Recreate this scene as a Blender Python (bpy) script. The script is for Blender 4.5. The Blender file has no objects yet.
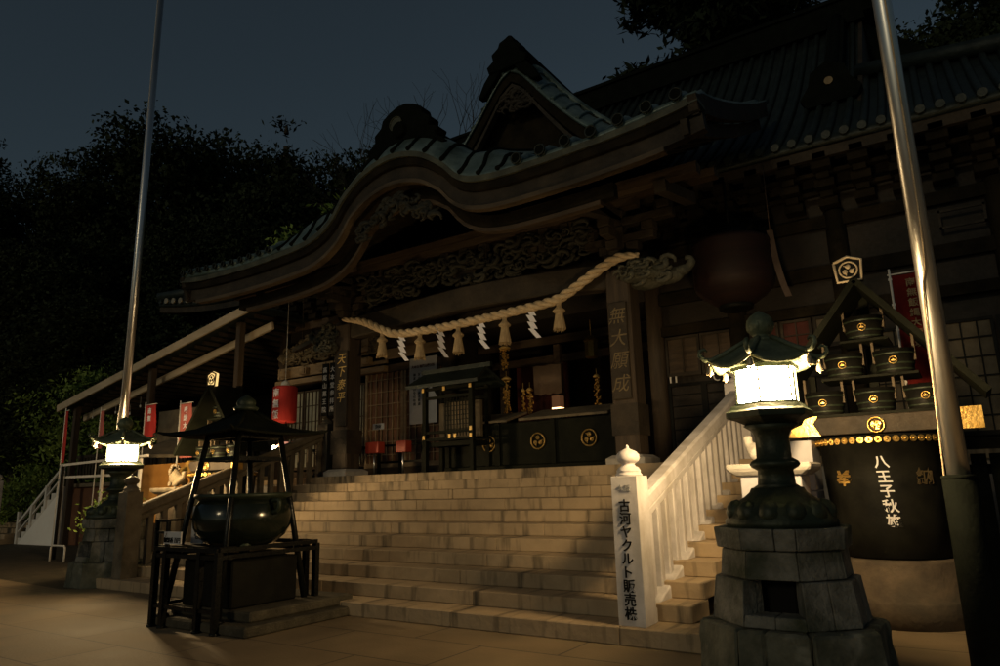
import bpy, math, random
import numpy as np
from mathutils import Vector, Matrix
random.seed(7)
RNG = np.random.RandomState(11)
PI = math.pi
sc = bpy.context.scene
COL = sc.collection

# ------------------------------------------------------------------ materials
def mat(name, c1, c2=None, scale=3.0, rough=.7, metal=0.0, bump=.15, bscale=None, stretch=(1, 1, 1), spec=.4,
        dirt=None, dscale=1.2, dlo=.52, dhi=.7, dstretch=(1, 1, 1), emit=None, estr=0, detail=6, coat=0):
    m = bpy.data.materials.new(name); m.use_nodes = True
    nt = m.node_tree; N = nt.nodes; L = nt.links
    b = N['Principled BSDF']
    b.inputs['Roughness'].default_value = rough
    b.inputs['Metallic'].default_value = metal
    b.inputs['Specular IOR Level'].default_value = spec
    if coat: b.inputs['Coat Weight'].default_value = coat
    tc = N.new('ShaderNodeTexCoord')
    mp = N.new('ShaderNodeMapping'); mp.inputs['Scale'].default_value = stretch
    L.new(tc.outputs['Object'], mp.inputs['Vector'])
    if c2 is None: c2 = tuple(x * .6 for x in c1)
    nz = N.new('ShaderNodeTexNoise'); nz.inputs['Scale'].default_value = scale; nz.inputs['Detail'].default_value = detail
    nz.inputs['Roughness'].default_value = .62
    L.new(mp.outputs[0], nz.inputs['Vector'])
    cr = N.new('ShaderNodeValToRGB')
    cr.color_ramp.elements[0].position = .35; cr.color_ramp.elements[1].position = .68
    cr.color_ramp.elements[0].color = (*c2, 1); cr.color_ramp.elements[1].color = (*c1, 1)
    L.new(nz.outputs['Fac'], cr.inputs[0])
    out = cr.outputs[0]
    if dirt:
        mp2 = N.new('ShaderNodeMapping'); mp2.inputs['Scale'].default_value = dstretch
        L.new(tc.outputs['Object'], mp2.inputs['Vector'])
        n2 = N.new('ShaderNodeTexNoise'); n2.inputs['Scale'].default_value = dscale; n2.inputs['Detail'].default_value = 5
        L.new(mp2.outputs[0], n2.inputs['Vector'])
        r2 = N.new('ShaderNodeValToRGB'); r2.color_ramp.elements[0].position = dlo; r2.color_ramp.elements[1].position = dhi
        L.new(n2.outputs['Fac'], r2.inputs[0])
        mx = N.new('ShaderNodeMixRGB'); mx.inputs[2].default_value = (*dirt, 1)
        L.new(r2.outputs[0], mx.inputs[0]); L.new(out, mx.inputs[1]); out = mx.outputs[0]
    L.new(out, b.inputs['Base Color'])
    if bump:
        n3 = N.new('ShaderNodeTexNoise'); n3.inputs['Scale'].default_value = bscale or scale * 6; n3.inputs['Detail'].default_value = 5
        L.new(mp.outputs[0], n3.inputs['Vector'])
        bp = N.new('ShaderNodeBump'); bp.inputs['Strength'].default_value = bump; bp.inputs['Distance'].default_value = .03
        L.new(n3.outputs['Fac'], bp.inputs['Height']); L.new(bp.outputs[0], b.inputs['Normal'])
        mr = N.new('ShaderNodeMapRange'); mr.inputs['To Min'].default_value = max(.02, rough - .12); mr.inputs['To Max'].default_value = min(1, rough + .12)
        L.new(n3.outputs['Fac'], mr.inputs['Value']); L.new(mr.outputs[0], b.inputs['Roughness'])
    if emit:
        b.inputs['Emission Color'].default_value = (*emit, 1); b.inputs['Emission Strength'].default_value = estr
    return m

M = dict(
    step=mat('step_stone', (.37, .28, .175), (.26, .195, .12), 1.4, .75, bump=.4, dirt=(.06, .047, .03), dscale=1.6, dlo=.53, dhi=.74, dstretch=(4.2, .5, .6)),
    stone=mat('granite', (.40, .38, .35), (.27, .255, .235), 3, .75, bump=.3, dirt=(.12, .11, .09), dscale=2, dlo=.56, dhi=.75, dstretch=(1, 1, .3)),
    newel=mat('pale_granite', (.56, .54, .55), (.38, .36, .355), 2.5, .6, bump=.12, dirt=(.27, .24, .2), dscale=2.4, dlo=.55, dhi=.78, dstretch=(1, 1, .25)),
    ped=mat('mossy_stone', (.20, .195, .17), (.10, .10, .085), 6, .85, bump=.8, bscale=26, dirt=(.035, .042, .026), dscale=2.2, dlo=.47, dhi=.66),
    rock=mat('rough_rock', (.13, .13, .10), (.045, .05, .036), 3.2, .9, bump=1.0, bscale=9, dirt=(.25, .25, .22), dscale=1.6, dlo=.6, dhi=.72),
    plinth=mat('plinth_stone', (.10, .075, .05), (.05, .038, .026), 3, .85, bump=.4, dirt=(.04, .035, .025), dscale=1.6, dlo=.5, dhi=.68, dstretch=(1, 1, 1.5)),
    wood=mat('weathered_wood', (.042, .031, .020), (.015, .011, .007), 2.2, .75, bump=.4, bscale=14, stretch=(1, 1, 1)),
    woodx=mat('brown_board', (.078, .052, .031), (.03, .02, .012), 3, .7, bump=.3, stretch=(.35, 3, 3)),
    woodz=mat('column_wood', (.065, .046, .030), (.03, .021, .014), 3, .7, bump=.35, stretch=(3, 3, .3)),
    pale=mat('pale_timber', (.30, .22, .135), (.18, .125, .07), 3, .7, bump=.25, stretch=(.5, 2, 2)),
    carve=mat('carved_wood', (.17, .135, .08), (.045, .035, .022), 5, .8, bump=.8, bscale=12),
    greycarve=mat('grey_carved_wood', (.035, .034, .025), (.012, .012, .009), 5, .8, bump=.7, bscale=10),
    dark=mat('dark_lacquer', (.010, .010, .008), (.005, .005, .0045), 4, .5, bump=.08, spec=.08),
    green=mat('green_black_paint', (.010, .011, .007), (.005, .006, .004), 4, .6, bump=.08, spec=.06),
    eave=mat('shaded_eave_wood', (.022, .017, .010), (.008, .0065, .004), 2.2, .85, bump=.4, bscale=14, spec=.1),  # eave and right wall wood, shade put into its dark colour
    rimwood=mat('pale_rim_wood', (.125, .09, .054), (.035, .025, .015), 1.4, .7, bump=.25, stretch=(.5, 2, 2)),  # paler mottled wood for the gable board rim
    headcarve=mat('grey_carved_head', (.09, .088, .065), (.03, .031, .024), 5, .8, bump=.7, bscale=10),
    stave=mat('bucket_stave', (.10, .075, .045), (.05, .036, .02), 3, .7, bump=.2, stretch=(3, 3, .5)),
    darkstone=mat('dark_stone', (.085, .075, .055), (.04, .036, .027), 4, .9, bump=.5, spec=.15),  # even dark tone for the burner slabs
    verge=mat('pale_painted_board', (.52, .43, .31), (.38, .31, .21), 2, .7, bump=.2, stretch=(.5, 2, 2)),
    crestgold=mat('muted_gold', (.38, .25, .08), (.2, .13, .04), 6, .45, metal=.6, bump=.15),  # duller gold for the offertory box crests
    iron=mat('black_iron', (.007, .008, .007), (.004, .004, .004), 6, .3, metal=0, bump=.12, spec=.22),
    bronze=mat('green_bronze', (.15, .175, .115), (.06, .08, .05), 4, .55, metal=.3, bump=.35, dirt=(.14, .19, .14), dscale=3, dlo=.6, dhi=.75),
    bronzedk=mat('dark_bronze', (.03, .042, .026), (.012, .018, .011), 4, .5, metal=.3, bump=.25),
    cauldron=mat('cauldron_bronze', (.012, .016, .011), (.006, .009, .006), 4, .16, metal=.0, bump=.05, bscale=10),
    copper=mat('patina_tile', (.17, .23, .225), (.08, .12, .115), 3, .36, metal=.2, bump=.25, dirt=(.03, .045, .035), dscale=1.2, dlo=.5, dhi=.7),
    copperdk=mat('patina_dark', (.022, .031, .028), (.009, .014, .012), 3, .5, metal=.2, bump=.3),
    tileedge=mat('tile_edge', (.085, .09, .062), (.035, .038, .026), 4, .6, bump=.3),
    steel=mat('pole_steel', (.78, .77, .76), (.66, .66, .66), 2, .36, metal=1, bump=.03, stretch=(1, 1, .1)),
    sleeve=mat('dark_sleeve', (.007, .009, .007), (.004, .005, .004), 4, .85, bump=.3, spec=.05),
    gold=mat('gold_leaf', (.80, .52, .16), (.55, .33, .08), 6, .32, metal=.9, bump=.15),
    goldp=mat('gold_paint', (.75, .53, .2), (.6, .4, .12), 6, .5, metal=.3, bump=.05),
    white=mat('white_paint', (.72, .70, .66), (.6, .58, .53), 2, .6, bump=.08),
    whitewall=mat('white_plaster', (.88, .87, .84), (.82, .8, .77), 1.5, .8, bump=.08),
    blueish=mat('bluish_board', (.42, .42, .46), (.34, .34, .38), 2, .6, bump=.06),
    paper=mat('white_paper', (.78, .78, .86), (.70, .70, .78), 3, .8, bump=.05),
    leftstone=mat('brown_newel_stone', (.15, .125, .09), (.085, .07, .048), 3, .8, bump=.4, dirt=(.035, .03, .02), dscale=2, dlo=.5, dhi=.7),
    dullgold=mat('dull_gold_paint', (.17, .125, .06), (.10, .07, .035), 6, .5, metal=.3, bump=.05),
    board=mat('notice_paper', (.52, .52, .54), (.44, .44, .46), 3, .7, bump=.05),
    shoji=mat('shoji_paper', (.36, .36, .29), (.24, .24, .19), 1.5, .8, bump=.05),
    straw=mat('straw', (.64, .50, .32), (.44, .33, .2), 8, .85, bump=.7, bscale=40),
    tassel=mat('tassel_straw', (.50, .38, .22), (.32, .23, .13), 8, .85, bump=.8, bscale=30, stretch=(4, 4, .4)),
    ink=mat('black_ink', (.015, .015, .015), (.012, .012, .012), 4, .9, bump=0, spec=0),
    red=mat('red_cloth', (.50, .035, .03), (.33, .02, .018), 2, .8, bump=.15, stretch=(2, 2, .5)),
    redfaded=mat('faded_red_cloth', (.52, .16, .13), (.36, .08, .07), 2, .8, bump=.15, stretch=(2, 2, .5)),
    reddark=mat('dark_red_paper', (.02, .006, .0035), (.009, .003, .002), 3, .7, bump=.1, stretch=(.3, .3, 6)),
    redbox=mat('red_metal', (.42, .055, .03), (.3, .035, .02), 3, .42, bump=.06),
    cloth=mat('brown_cloth', (.16, .11, .075), (.11, .075, .05), 3, .9, bump=.2),
    interior=mat('interior_wood', (.018, .012, .007), (.008, .0055, .0035), 2.5, .7, bump=.25),
    interiorred=mat('interior_red', (.10, .022, .014), (.05, .012, .009), 2, .8, bump=.15),
    brownply=mat('brown_plywood', (.16, .07, .035), (.10, .042, .02), 1.6, .6, bump=.08),
    orange=mat('orange_board', (.62, .30, .07), (.5, .22, .045), 1.5, .6, bump=.08),
    thatch=mat('old_board', (.16, .13, .085), (.09, .07, .045), 3, .8, bump=.3),
    bark=mat('bark', (.06, .048, .034), (.03, .024, .017), 4, .9, bump=.6, stretch=(2, 2, .4)),
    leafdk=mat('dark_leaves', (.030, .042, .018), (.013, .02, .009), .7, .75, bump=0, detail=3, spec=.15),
    leafmid=mat('green_leaves', (.24, .33, .075), (.09, .15, .03), .9, .65, bump=0, detail=3, spec=.2),  # brighter than natural foliage, lamplight put into the colour
    pine=mat('pine_needles', (.022, .032, .016), (.01, .015, .008), .8, .8, bump=0, detail=3, spec=.1),
    soil=mat('dark_soil', (.065, .05, .03), (.03, .026, .014), 2.2, .95, bump=.8, bscale=16),
    hill=mat('hill_ground', (.03, .032, .015), (.014, .017, .009), .3, .95, bump=.5),
    bell=mat('little_bell', (.42, .36, .26), (.3, .25, .17), 5, .4, metal=.6, bump=.1),
    lit=mat('lit_pane', (.9, .85, .7), (.9, .85, .7), 1, .6, bump=0, emit=(1, .68, .32), estr=390),
    candle=mat('lit_candle_paper', (.9, .6, .4), (.9, .6, .4), 1, .6, bump=0, emit=(1, .50, .20), estr=7),
    candledim=mat('dim_candle_paper', (.16, .08, .045), (.12, .06, .03), 1, .8, bump=0, emit=(1, .42, .18), estr=.05),
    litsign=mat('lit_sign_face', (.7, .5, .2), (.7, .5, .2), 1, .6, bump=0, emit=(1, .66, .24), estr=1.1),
    pinklit=mat('lit_pink_paper', (.8, .5, .45), (.8, .5, .45), 1, .7, bump=0, emit=(1, .42, .26), estr=.6),
    whitelit=mat('lit_bulb', (1, .9, .8), (1, .9, .8), 1, .5, bump=0, emit=(1, .62, .28), estr=110),
)
def paving():
    m = bpy.data.materials.new('court_paving'); m.use_nodes = True
    nt = m.node_tree; N = nt.nodes; L = nt.links; b = N['Principled BSDF']
    tc = N.new('ShaderNodeTexCoord')
    br = N.new('ShaderNodeTexBrick'); br.inputs['Scale'].default_value = 1.0
    br.inputs['Brick Width'].default_value = 1.8; br.inputs['Row Height'].default_value = .9
    br.inputs['Mortar Size'].default_value = .014; br.inputs['Mortar Smooth'].default_value = .3
    br.inputs['Color1'].default_value = (.225, .165, .092, 1); br.inputs['Color2'].default_value = (.195, .142, .08, 1)
    br.inputs['Mortar'].default_value = (.085, .062, .038, 1)
    L.new(tc.outputs['Object'], br.inputs['Vector'])
    nz = N.new('ShaderNodeTexNoise'); nz.inputs['Scale'].default_value = .8; nz.inputs['Detail'].default_value = 8
    L.new(tc.outputs['Object'], nz.inputs['Vector'])
    r = N.new('ShaderNodeValToRGB'); r.color_ramp.elements[0].position = .3; r.color_ramp.elements[1].position = .7
    r.color_ramp.elements[0].color = (.55, .55, .55, 1); r.color_ramp.elements[1].color = (1.15, 1.15, 1.15, 1)
    L.new(nz.outputs['Fac'], r.inputs[0])
    mx = N.new('ShaderNodeMixRGB'); mx.blend_type = 'MULTIPLY'; mx.inputs[0].default_value = 1
    L.new(br.outputs['Color'], mx.inputs[1]); L.new(r.outputs[0], mx.inputs[2]); L.new(mx.outputs[0], b.inputs['Base Color'])
    n2 = N.new('ShaderNodeTexNoise'); n2.inputs['Scale'].default_value = 30; n2.inputs['Detail'].default_value = 6
    L.new(tc.outputs['Object'], n2.inputs['Vector'])
    ad = N.new('ShaderNodeMath'); ad.operation = 'MULTIPLY_ADD'; ad.inputs[1].default_value = -.8
    L.new(br.outputs['Fac'], ad.inputs[0]); L.new(n2.outputs['Fac'], ad.inputs[2])
    bp = N.new('ShaderNodeBump'); bp.inputs['Strength'].default_value = .35; bp.inputs['Distance'].default_value = .02
    L.new(ad.outputs[0], bp.inputs['Height']); L.new(bp.outputs[0], b.inputs['Normal'])
    mr = N.new('ShaderNodeMapRange'); mr.inputs['To Min'].default_value = .66; mr.inputs['To Max'].default_value = .9
    L.new(nz.outputs['Fac'], mr.inputs['Value']); L.new(mr.outputs[0], b.inputs['Roughness'])
    return m
M['paving'] = paving()
for k_ in ('lit', 'candle', 'whitelit'): M[k_].cycles.emission_sampling = 'FRONT'
for k_ in ('candledim', 'pinklit'): M[k_].cycles.emission_sampling = 'NONE'
M['paving'].node_tree.nodes['Bump'].inputs['Strength'].default_value = .18

# ------------------------------------------------------------------ mesh helper
class MB:
    def __init__(s): s.v = []; s.f = []; s.sm = []
    def add(s, vs, fs, smooth=False):
        o = len(s.v); s.v += [tuple(map(float, p)) for p in vs]
        s.f += [tuple(i + o for i in f) for f in fs]; s.sm += [smooth] * len(fs); return s
    def box(s, x0, x1, y0, y1, z0, z1):
        return s.add([(x0, y0, z0), (x1, y0, z0), (x1, y1, z0), (x0, y1, z0), (x0, y0, z1), (x1, y0, z1), (x1, y1, z1), (x0, y1, z1)],
              [(0, 3, 2, 1), (4, 5, 6, 7), (0, 1, 5, 4), (1, 2, 6, 5), (2, 3, 7, 6), (3, 0, 4, 7)])
    def bar(s, p, q, w, h, up=(0, 0, 1)):
        p = Vector(p); q = Vector(q); d = (q - p).normalized(); u = Vector(up); r = d.cross(u)
        if r.length < 1e-4: r = d.cross(Vector((0, 1, 0)))
        r.normalize(); u = r.cross(d)
        vs = []
        for c in (p, q):
            for a, b in ((-1, -1), (1, -1), (1, 1), (-1, 1)): vs.append(c + r * (a * w / 2) + u * (b * h / 2))
        return s.add(vs, [(3, 2, 1, 0), (4, 5, 6, 7), (0, 1, 5, 4), (1, 2, 6, 5), (2, 3, 7, 6), (3, 0, 4, 7)])
    def tube(s, pts, r, n=8, smooth=True, cap=True, phase=0):
        pts = [Vector(p) for p in pts]; k = len(pts)
        rs = r if hasattr(r, '__len__') else [r] * k
        vs = []; up = Vector((0, 0, 1)); prev = None
        for i in range(k):
            d = (pts[min(i + 1, k - 1)] - pts[max(i - 1, 0)]).normalized()
            if prev is None:
                a = d.cross(up)
                if a.length < 1e-3: a = d.cross(Vector((0, 1, 0)))
                a.normalize()
            else:
                a = prev - d * prev.dot(d); a.normalize()
            prev = a; b = d.cross(a)
            for j in range(n):
                t = 2 * PI * j / n + phase
                vs.append(pts[i] + (a * math.cos(t) + b * math.sin(t)) * rs[i])
        fs = []
        for i in range(k - 1):
            for j in range(n):
                fs.append((i * n + j, i * n + (j + 1) % n, (i + 1) * n + (j + 1) % n, (i + 1) * n + j))
        s.add(vs, fs, smooth)
        if cap:
            o = len(s.v) - len(vs)
            s.f += [tuple(o + j for j in range(n))[::-1], tuple(o + (k - 1) * n + j for j in range(n))]; s.sm += [False, False]
        return s
    def cyl(s, p, q, r0, r1=None, n=16, smooth=True, phase=0):
        return s.tube([p, q], [r0, r1 if r1 is not None else r0], n, smooth, True, phase)
    def lathe(s, c, prof, n=24, smooth=True, phase=0, cap=True):
        vs = []
        for r, z in prof:
            for j in range(n):
                t = 2 * PI * j / n + phase
                vs.append((c[0] + r * math.cos(t), c[1] + r * math.sin(t), c[2] + z))
        fs = []; k = len(prof)
        for i in range(k - 1):
            for j in range(n):
                fs.append((i * n + j, i * n + (j + 1) % n, (i + 1) * n + (j + 1) % n, (i + 1) * n + j))
        s.add(vs, fs, smooth)
        if cap:
            o = len(s.v) - len(vs)
            s.f += [tuple(o + j for j in range(n))[::-1], tuple(o + (k - 1) * n + j for j in range(n))]; s.sm += [False, False]
        return s
    def prism(s, poly, y0, y1, axis='y'):
        """polygon in (x,z) pushed from y0 to y1 (axis y), in (y,z) along x (axis x), in (x,y) along z (axis z)"""
        n = len(poly)
        def P(a, b, t): return (a, t, b) if axis == 'y' else ((t, a, b) if axis == 'x' else (a, b, t))
        vs = [P(a, b, y0) for a, b in poly] + [P(a, b, y1) for a, b in poly]
        fs = [tuple(range(n)), tuple(range(n, 2 * n))[::-1]] + [(i, i + n, (i + 1) % n + n, (i + 1) % n) for i in range(n)]
        return s.add(vs, fs)
    def band(s, top, bot, y0, y1):
        """ribbon board: matching top and bottom outlines (x,z), thickness in y"""
        n = len(top); vs = []
        for (a, b), (c, d) in zip(top, bot): vs += [(a, y0, b), (c, y0, d), (a, y1, b), (c, y1, d)]
        fs = []
        for i in range(n - 1):
            o = i * 4; p = o + 4
            fs += [(o, p, p + 1, o + 1), (o + 2, o + 3, p + 3, p + 2), (o, o + 2, p + 2, p), (o + 1, p + 1, p + 3, o + 3)]
        e = (n - 1) * 4
        fs += [(0, 1, 3, 2), (e, e + 2, e + 3, e + 1)]
        return s.add(vs, fs)
    def ball(s, c, r, sc_=(1, 1, 1), n=12, m=8):
        vs = []; fs = []
        for i in range(m + 1):
            a = PI * i / m
            for j in range(n):
                t = 2 * PI * j / n
                vs.append((c[0] + r * sc_[0] * math.sin(a) * math.cos(t), c[1] + r * sc_[1] * math.sin(a) * math.sin(t), c[2] + r * sc_[2] * math.cos(a)))
        for i in range(m):
            for j in range(n): fs.append((i * n + j, (i + 1) * n + j, (i + 1) * n + (j + 1) % n, i * n + (j + 1) % n))
        return s.add(vs, fs, True)
    def build(s, name, m, parent=None, bevel=0, label=None, sub=0):
        me = bpy.data.meshes.new(name)
        off = org(parent)
        me.from_pydata([(a - off[0], b - off[1], c - off[2]) for a, b, c in s.v], [], s.f)
        me.polygons.foreach_set('use_smooth', s.sm)
        me.materials.append(M[m] if isinstance(m, str) else m)
        bm = __import__('bmesh').new(); bm.from_mesh(me)
        __import__('bmesh').ops.recalc_face_normals(bm, faces=bm.faces); bm.to_mesh(me); bm.free()
        o = bpy.data.objects.new(name, me); COL.objects.link(o)
        if parent is not None: o.parent = parent
        if bevel:
            b = o.modifiers.new('bevel', 'BEVEL'); b.width = bevel; b.segments = 1; b.limit_method = 'ANGLE'; b.angle_limit = .6
        if label: o['label'] = label
        return o
ORG = {}
def org(o):
    while o is not None:
        if o.name in ORG: return ORG[o.name]
        o = o.parent
    return (0, 0, 0)
def thing(name, label, cat, loc=(0, 0, 0), group=None):
    o = bpy.data.objects.new(name, None); o.empty_display_size = .1; COL.objects.link(o)
    o.location = loc; o['label'] = label; o['category'] = cat
    if group: o['group'] = group
    ORG[o.name] = tuple(loc); return o
def tag(o, label, cat, group=None):
    o['label'] = label; o['category'] = cat
    if group: o['group'] = group
    return o
def dup(o, parent=None):
    c = o.copy(); COL.objects.link(c); c.parent = parent
    for ch in list(o.children): dup(ch, c)
    return c
def copy_thing(o, loc, label, rz=None, scale=None):
    c = dup(o); c.location = loc; c['label'] = label; ORG[c.name] = tuple(loc)
    if rz is not None: c.rotation_euler.z = rz
    if scale is not None: c.scale = (scale,) * 3 if not hasattr(scale, '__len__') else scale
    return c
def struct(o): o['kind'] = 'structure'; return o

def glyphs(body, size, origin, xd=(1, 0, 0), up=(0, 0, 1), vertical=False, gap=1.08, bold=.012, slant=0, ext=.004):
    """returns an MB with the lettering, centred on origin (vertical: starts at origin going down)"""
    mb = MB; out = MB()
    xd = Vector(xd).normalized(); up = Vector(up).normalized(); nd = xd.cross(up)  # towards the reader
    items = list(body) if vertical else [body]
    for k, ch in enumerate(items):
        if ch == ' ': continue
        c = bpy.data.curves.new('lettering_curve', 'FONT'); c.body = ch; c.size = size; c.extrude = ext; c.offset = bold * size
        c.align_x = 'CENTER'; c.align_y = 'CENTER'; c.resolution_u = 3
        o = bpy.data.objects.new('lettering_curve', c); COL.objects.link(o)
        bpy.context.view_layer.update()
        me = bpy.data.meshes.new_from_object(o.evaluated_get(bpy.context.evaluated_depsgraph_get()))
        vs = [v.co.copy() for v in me.vertices]
        if vs:
            cx = (min(v.x for v in vs) + max(v.x for v in vs)) / 2; cy = (min(v.y for v in vs) + max(v.y for v in vs)) / 2
            oo = Vector(origin) - (up * (size * gap * (k + .5)) if vertical else Vector((0, 0, 0)))
            out.add([oo + xd * (v.x - cx + slant * v.y) + up * (v.y - cy) + nd * v.z for v in vs], [tuple(p.vertices) for p in me.polygons])
        bpy.data.objects.remove(o); bpy.data.curves.remove(c); bpy.data.meshes.remove(me)
    return out

def interp(x, pts):
    if x <= pts[0][0]: return pts[0][1]
    for (a, b), (c, d) in zip(pts, pts[1:]):
        if x <= c:
            return b + (d - b) * (x - a) / (c - a)
    return pts[-1][1]
def smooth_curve(pts, n):
    """Catmull-Rom through 2-D/3-D points"""
    P = [Vector(p) for p in pts]; P = [P[0] * 2 - P[1]] + P + [P[-1] * 2 - P[-2]]
    out = []
    for i in range(1, len(P) - 2):
        for k in range(n):
            t = k / n; a, b, c, d = P[i - 1:i + 3]
            out.append(.5 * ((2 * b) + (c - a) * t + (2 * a - 5 * b + 4 * c - d) * t * t + (3 * b - a - 3 * c + d) * t ** 3))
    out.append(P[-2]); return out

def swirls(mb, n, fn, seed, r0=.045, size=.16):
    r2 = random.Random(seed)
    for _ in range(n):
        x, y, z = fn(r2); s = size * r2.uniform(.6, 1.3); a0 = r2.uniform(0, 6.28); sg = r2.choice((-1, 1)); pts = []; rs = []
        for k in range(9):
            t = k / 8; r = s * (1 - .75 * t); a = a0 + sg * t * 4.2
            pts.append((x + r * math.cos(a) * 1.25, y - .05 * math.sin(t * 3) + .02 * k * r2.uniform(-1, 1) * .3, z + r * math.sin(a) * .8)); rs.append(r0 * (.5 + math.sin(t * PI) * .7) * s / size)
        mb.tube(pts, rs, 6)
    return mb

# ------------------------------------------------------------------ ground, hill, soil
g = MB(); g.add([(-150, -60, 0), (120, -60, 0), (120, 150, 0), (-150, 150, 0)], [(0, 1, 2, 3)])
struct(g.build('ground', 'paving'))
s_ = MB()
poly = [(-13.95, 6.6), (-16.9, 6.85), (-23, 7.6), (-60, 13), (-70, 60), (-16, 60), (-13.2, 9), (-13.2, 7.0)]
s_.add([(a, b, .005) for a, b in poly], [tuple(range(len(poly)))])
struct(s_.build('earth_path', 'soil'))
def hillz(x, y):
    a = max(0, -x - 34) * .42; b = max(0, y - 30) * .38
    h = max(a, b) if not (a and b) else math.hypot(a, b)
    h = min(h, 14 + 6 * math.sin(x * .05) * math.cos(y * .04))
    return h + .35 * math.sin(x * .6) * math.cos(y * .5) * min(1, h) - .25
hm = MB(); nx, ny = 60, 50; vs = []
for j in range(ny + 1):
    for i in range(nx + 1):
        x = -130 + 230 * i / nx; y = -20 + 160 * j / ny
        vs.append((x, y, hillz(x, y)))
hm.add(vs, [(j * (nx + 1) + i, j * (nx + 1) + i + 1, (j + 1) * (nx + 1) + i + 1, (j + 1) * (nx + 1) + i) for j in range(ny) for i in range(nx)], True)
struct(hm.build('hill', 'hill'))

# ------------------------------------------------------------------ trees
def crown_mesh(name, blobs, nleaf, size, m, flat=.6, seed=0, spray=1.0):
    rs = np.random.RandomState(seed)
    V = []; F = []
    tot = sum(b[3] ** 2 for b in blobs)
    for (bx, by, bz, br, bs) in blobs:
        k = int(nleaf * br * br / tot)
        ncl = max(5, k // 26)
        d = rs.normal(size=(ncl, 3)); d /= np.linalg.norm(d, axis=1)[:, None]
        rad = br * (.45 + .6 * rs.rand(ncl) ** .6)
        cl = d * rad[:, None] * np.array([1, 1, bs]) + np.array([bx, by, bz])
        for c in cl:
            q = k // ncl
            p = c + rs.normal(size=(q, 3)) * np.array([.34, .34, .2]) * spray * (br ** .5) * .75
            a = rs.normal(size=(q, 3)); a /= np.linalg.norm(a, axis=1)[:, None]
            b = np.cross(a, rs.normal(size=(q, 3))); b /= np.linalg.norm(b, axis=1)[:, None]
            sz = size * (.5 + rs.rand(q))[:, None]
            o = len(V) * 1
            quad = np.stack([p - a * sz, p + b * sz * flat, p + a * sz, p - b * sz * flat], 1).reshape(-1, 3)
            V.append(quad)
    V = np.concatenate(V); n = len(V) // 4
    me = bpy.data.meshes.new(name)
    me.from_pydata(V.tolist(), [], [(4 * i, 4 * i + 1, 4 * i + 2, 4 * i + 3) for i in range(n)])
    me.materials.append(M[m]); return me
def make_tree(name, label, cat, group, kind, seed, h=16):
    rs = random.Random(seed)
    t = thing(name, label, cat, (0, 0, 0), group)
    tr = MB(); top = h * (.92 if kind == 'conifer' else .72)
    path = [(0, 0, -1)]; x = y = 0
    for k in range(1, 7):
        x += rs.uniform(-.15, .15); y += rs.uniform(-.15, .15); path.append((x, y, top * k / 6))
    tr.tube(path, [h * .028 * (1 - .13 * k) for k in range(7)], 8)
    blobs = []
    if kind == 'conifer':
        for k in range(9):
            f = k / 8; z = h * (.25 + .73 * f); r = h * .19 * (1 - f) ** .8 + .5
            for q in range(3 if f < .7 else 1):
                a = rs.uniform(0, 6.28); d = r * .45 * (1 if f < .7 else 0)
                blobs.append((x + d * math.cos(a), y + d * math.sin(a), z, r * .8, .55))
                tr.tube([(x, y, z - .4), (x + d * 1.6 * math.cos(a), y + d * 1.6 * math.sin(a), z)], [.1, .03], 5)
        me = crown_mesh('crown', blobs, 36000, .12, 'pine', .35, seed)
    elif kind == 'pine':
        for k in range(13):
            f = k / 12; z = h * (.42 + .55 * f); a = rs.uniform(0, 6.28); d = h * .2 * (1.15 - f) * rs.uniform(.5, 1.1)
            bx, by = x + d * math.cos(a), y + d * math.sin(a)
            blobs.append((bx, by, z, h * .075 * rs.uniform(.8, 1.3), .45))
            tr.tube([(x, y, z - h * .06), (x + d * .5 * math.cos(a), y + d * .5 * math.sin(a), z - h * .03), (bx, by, z)], [.16, .1, .04], 5)
        me = crown_mesh('crown', blobs, 30000, .15, 'pine', .3, seed, .8)
    else:
        for k in range(11):
            z = h * rs.uniform(.35, .88); a = rs.uniform(0, 6.28); d = h * rs.uniform(.05, .24) * (1.2 - z / h * .6)
            bx, by = x * z / h + d * math.cos(a), y * z / h + d * math.sin(a); r = h * rs.uniform(.1, .16)
            blobs.append((bx, by, z, r, .8))
            tr.tube([(x * .6, y * .6, h * .3), (bx * .6, by * .6, (z + h * .3) / 2), (bx, by, z)], [.2, .12, .04], 5)
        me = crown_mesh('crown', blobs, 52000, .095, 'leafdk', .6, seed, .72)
    tr.build('trunk', 'bark', t)
    o = bpy.data.objects.new('crown', me); COL.objects.link(o); o.parent = t
    return t
FL = 'dark leafy tree standing in the wooded hillside behind the temple'
FC = 'dark conifer standing in the wooded hillside behind the temple'
protos = [make_tree('forest_tree', FL, 'tree', 'broadleaf trees on the wooded hillside', 'broad', 3),
          make_tree('forest_tree', FL, 'tree', 'broadleaf trees on the wooded hillside', 'broad', 8),
          make_tree('conifer_tree', FC, 'tree', 'conifers on the wooded hillside', 'conifer', 5),
          make_tree('conifer_tree', FC, 'tree', 'conifers on the wooded hillside', 'conifer', 6)]
used = set()
rt = random.Random(21)
spots = []
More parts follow.
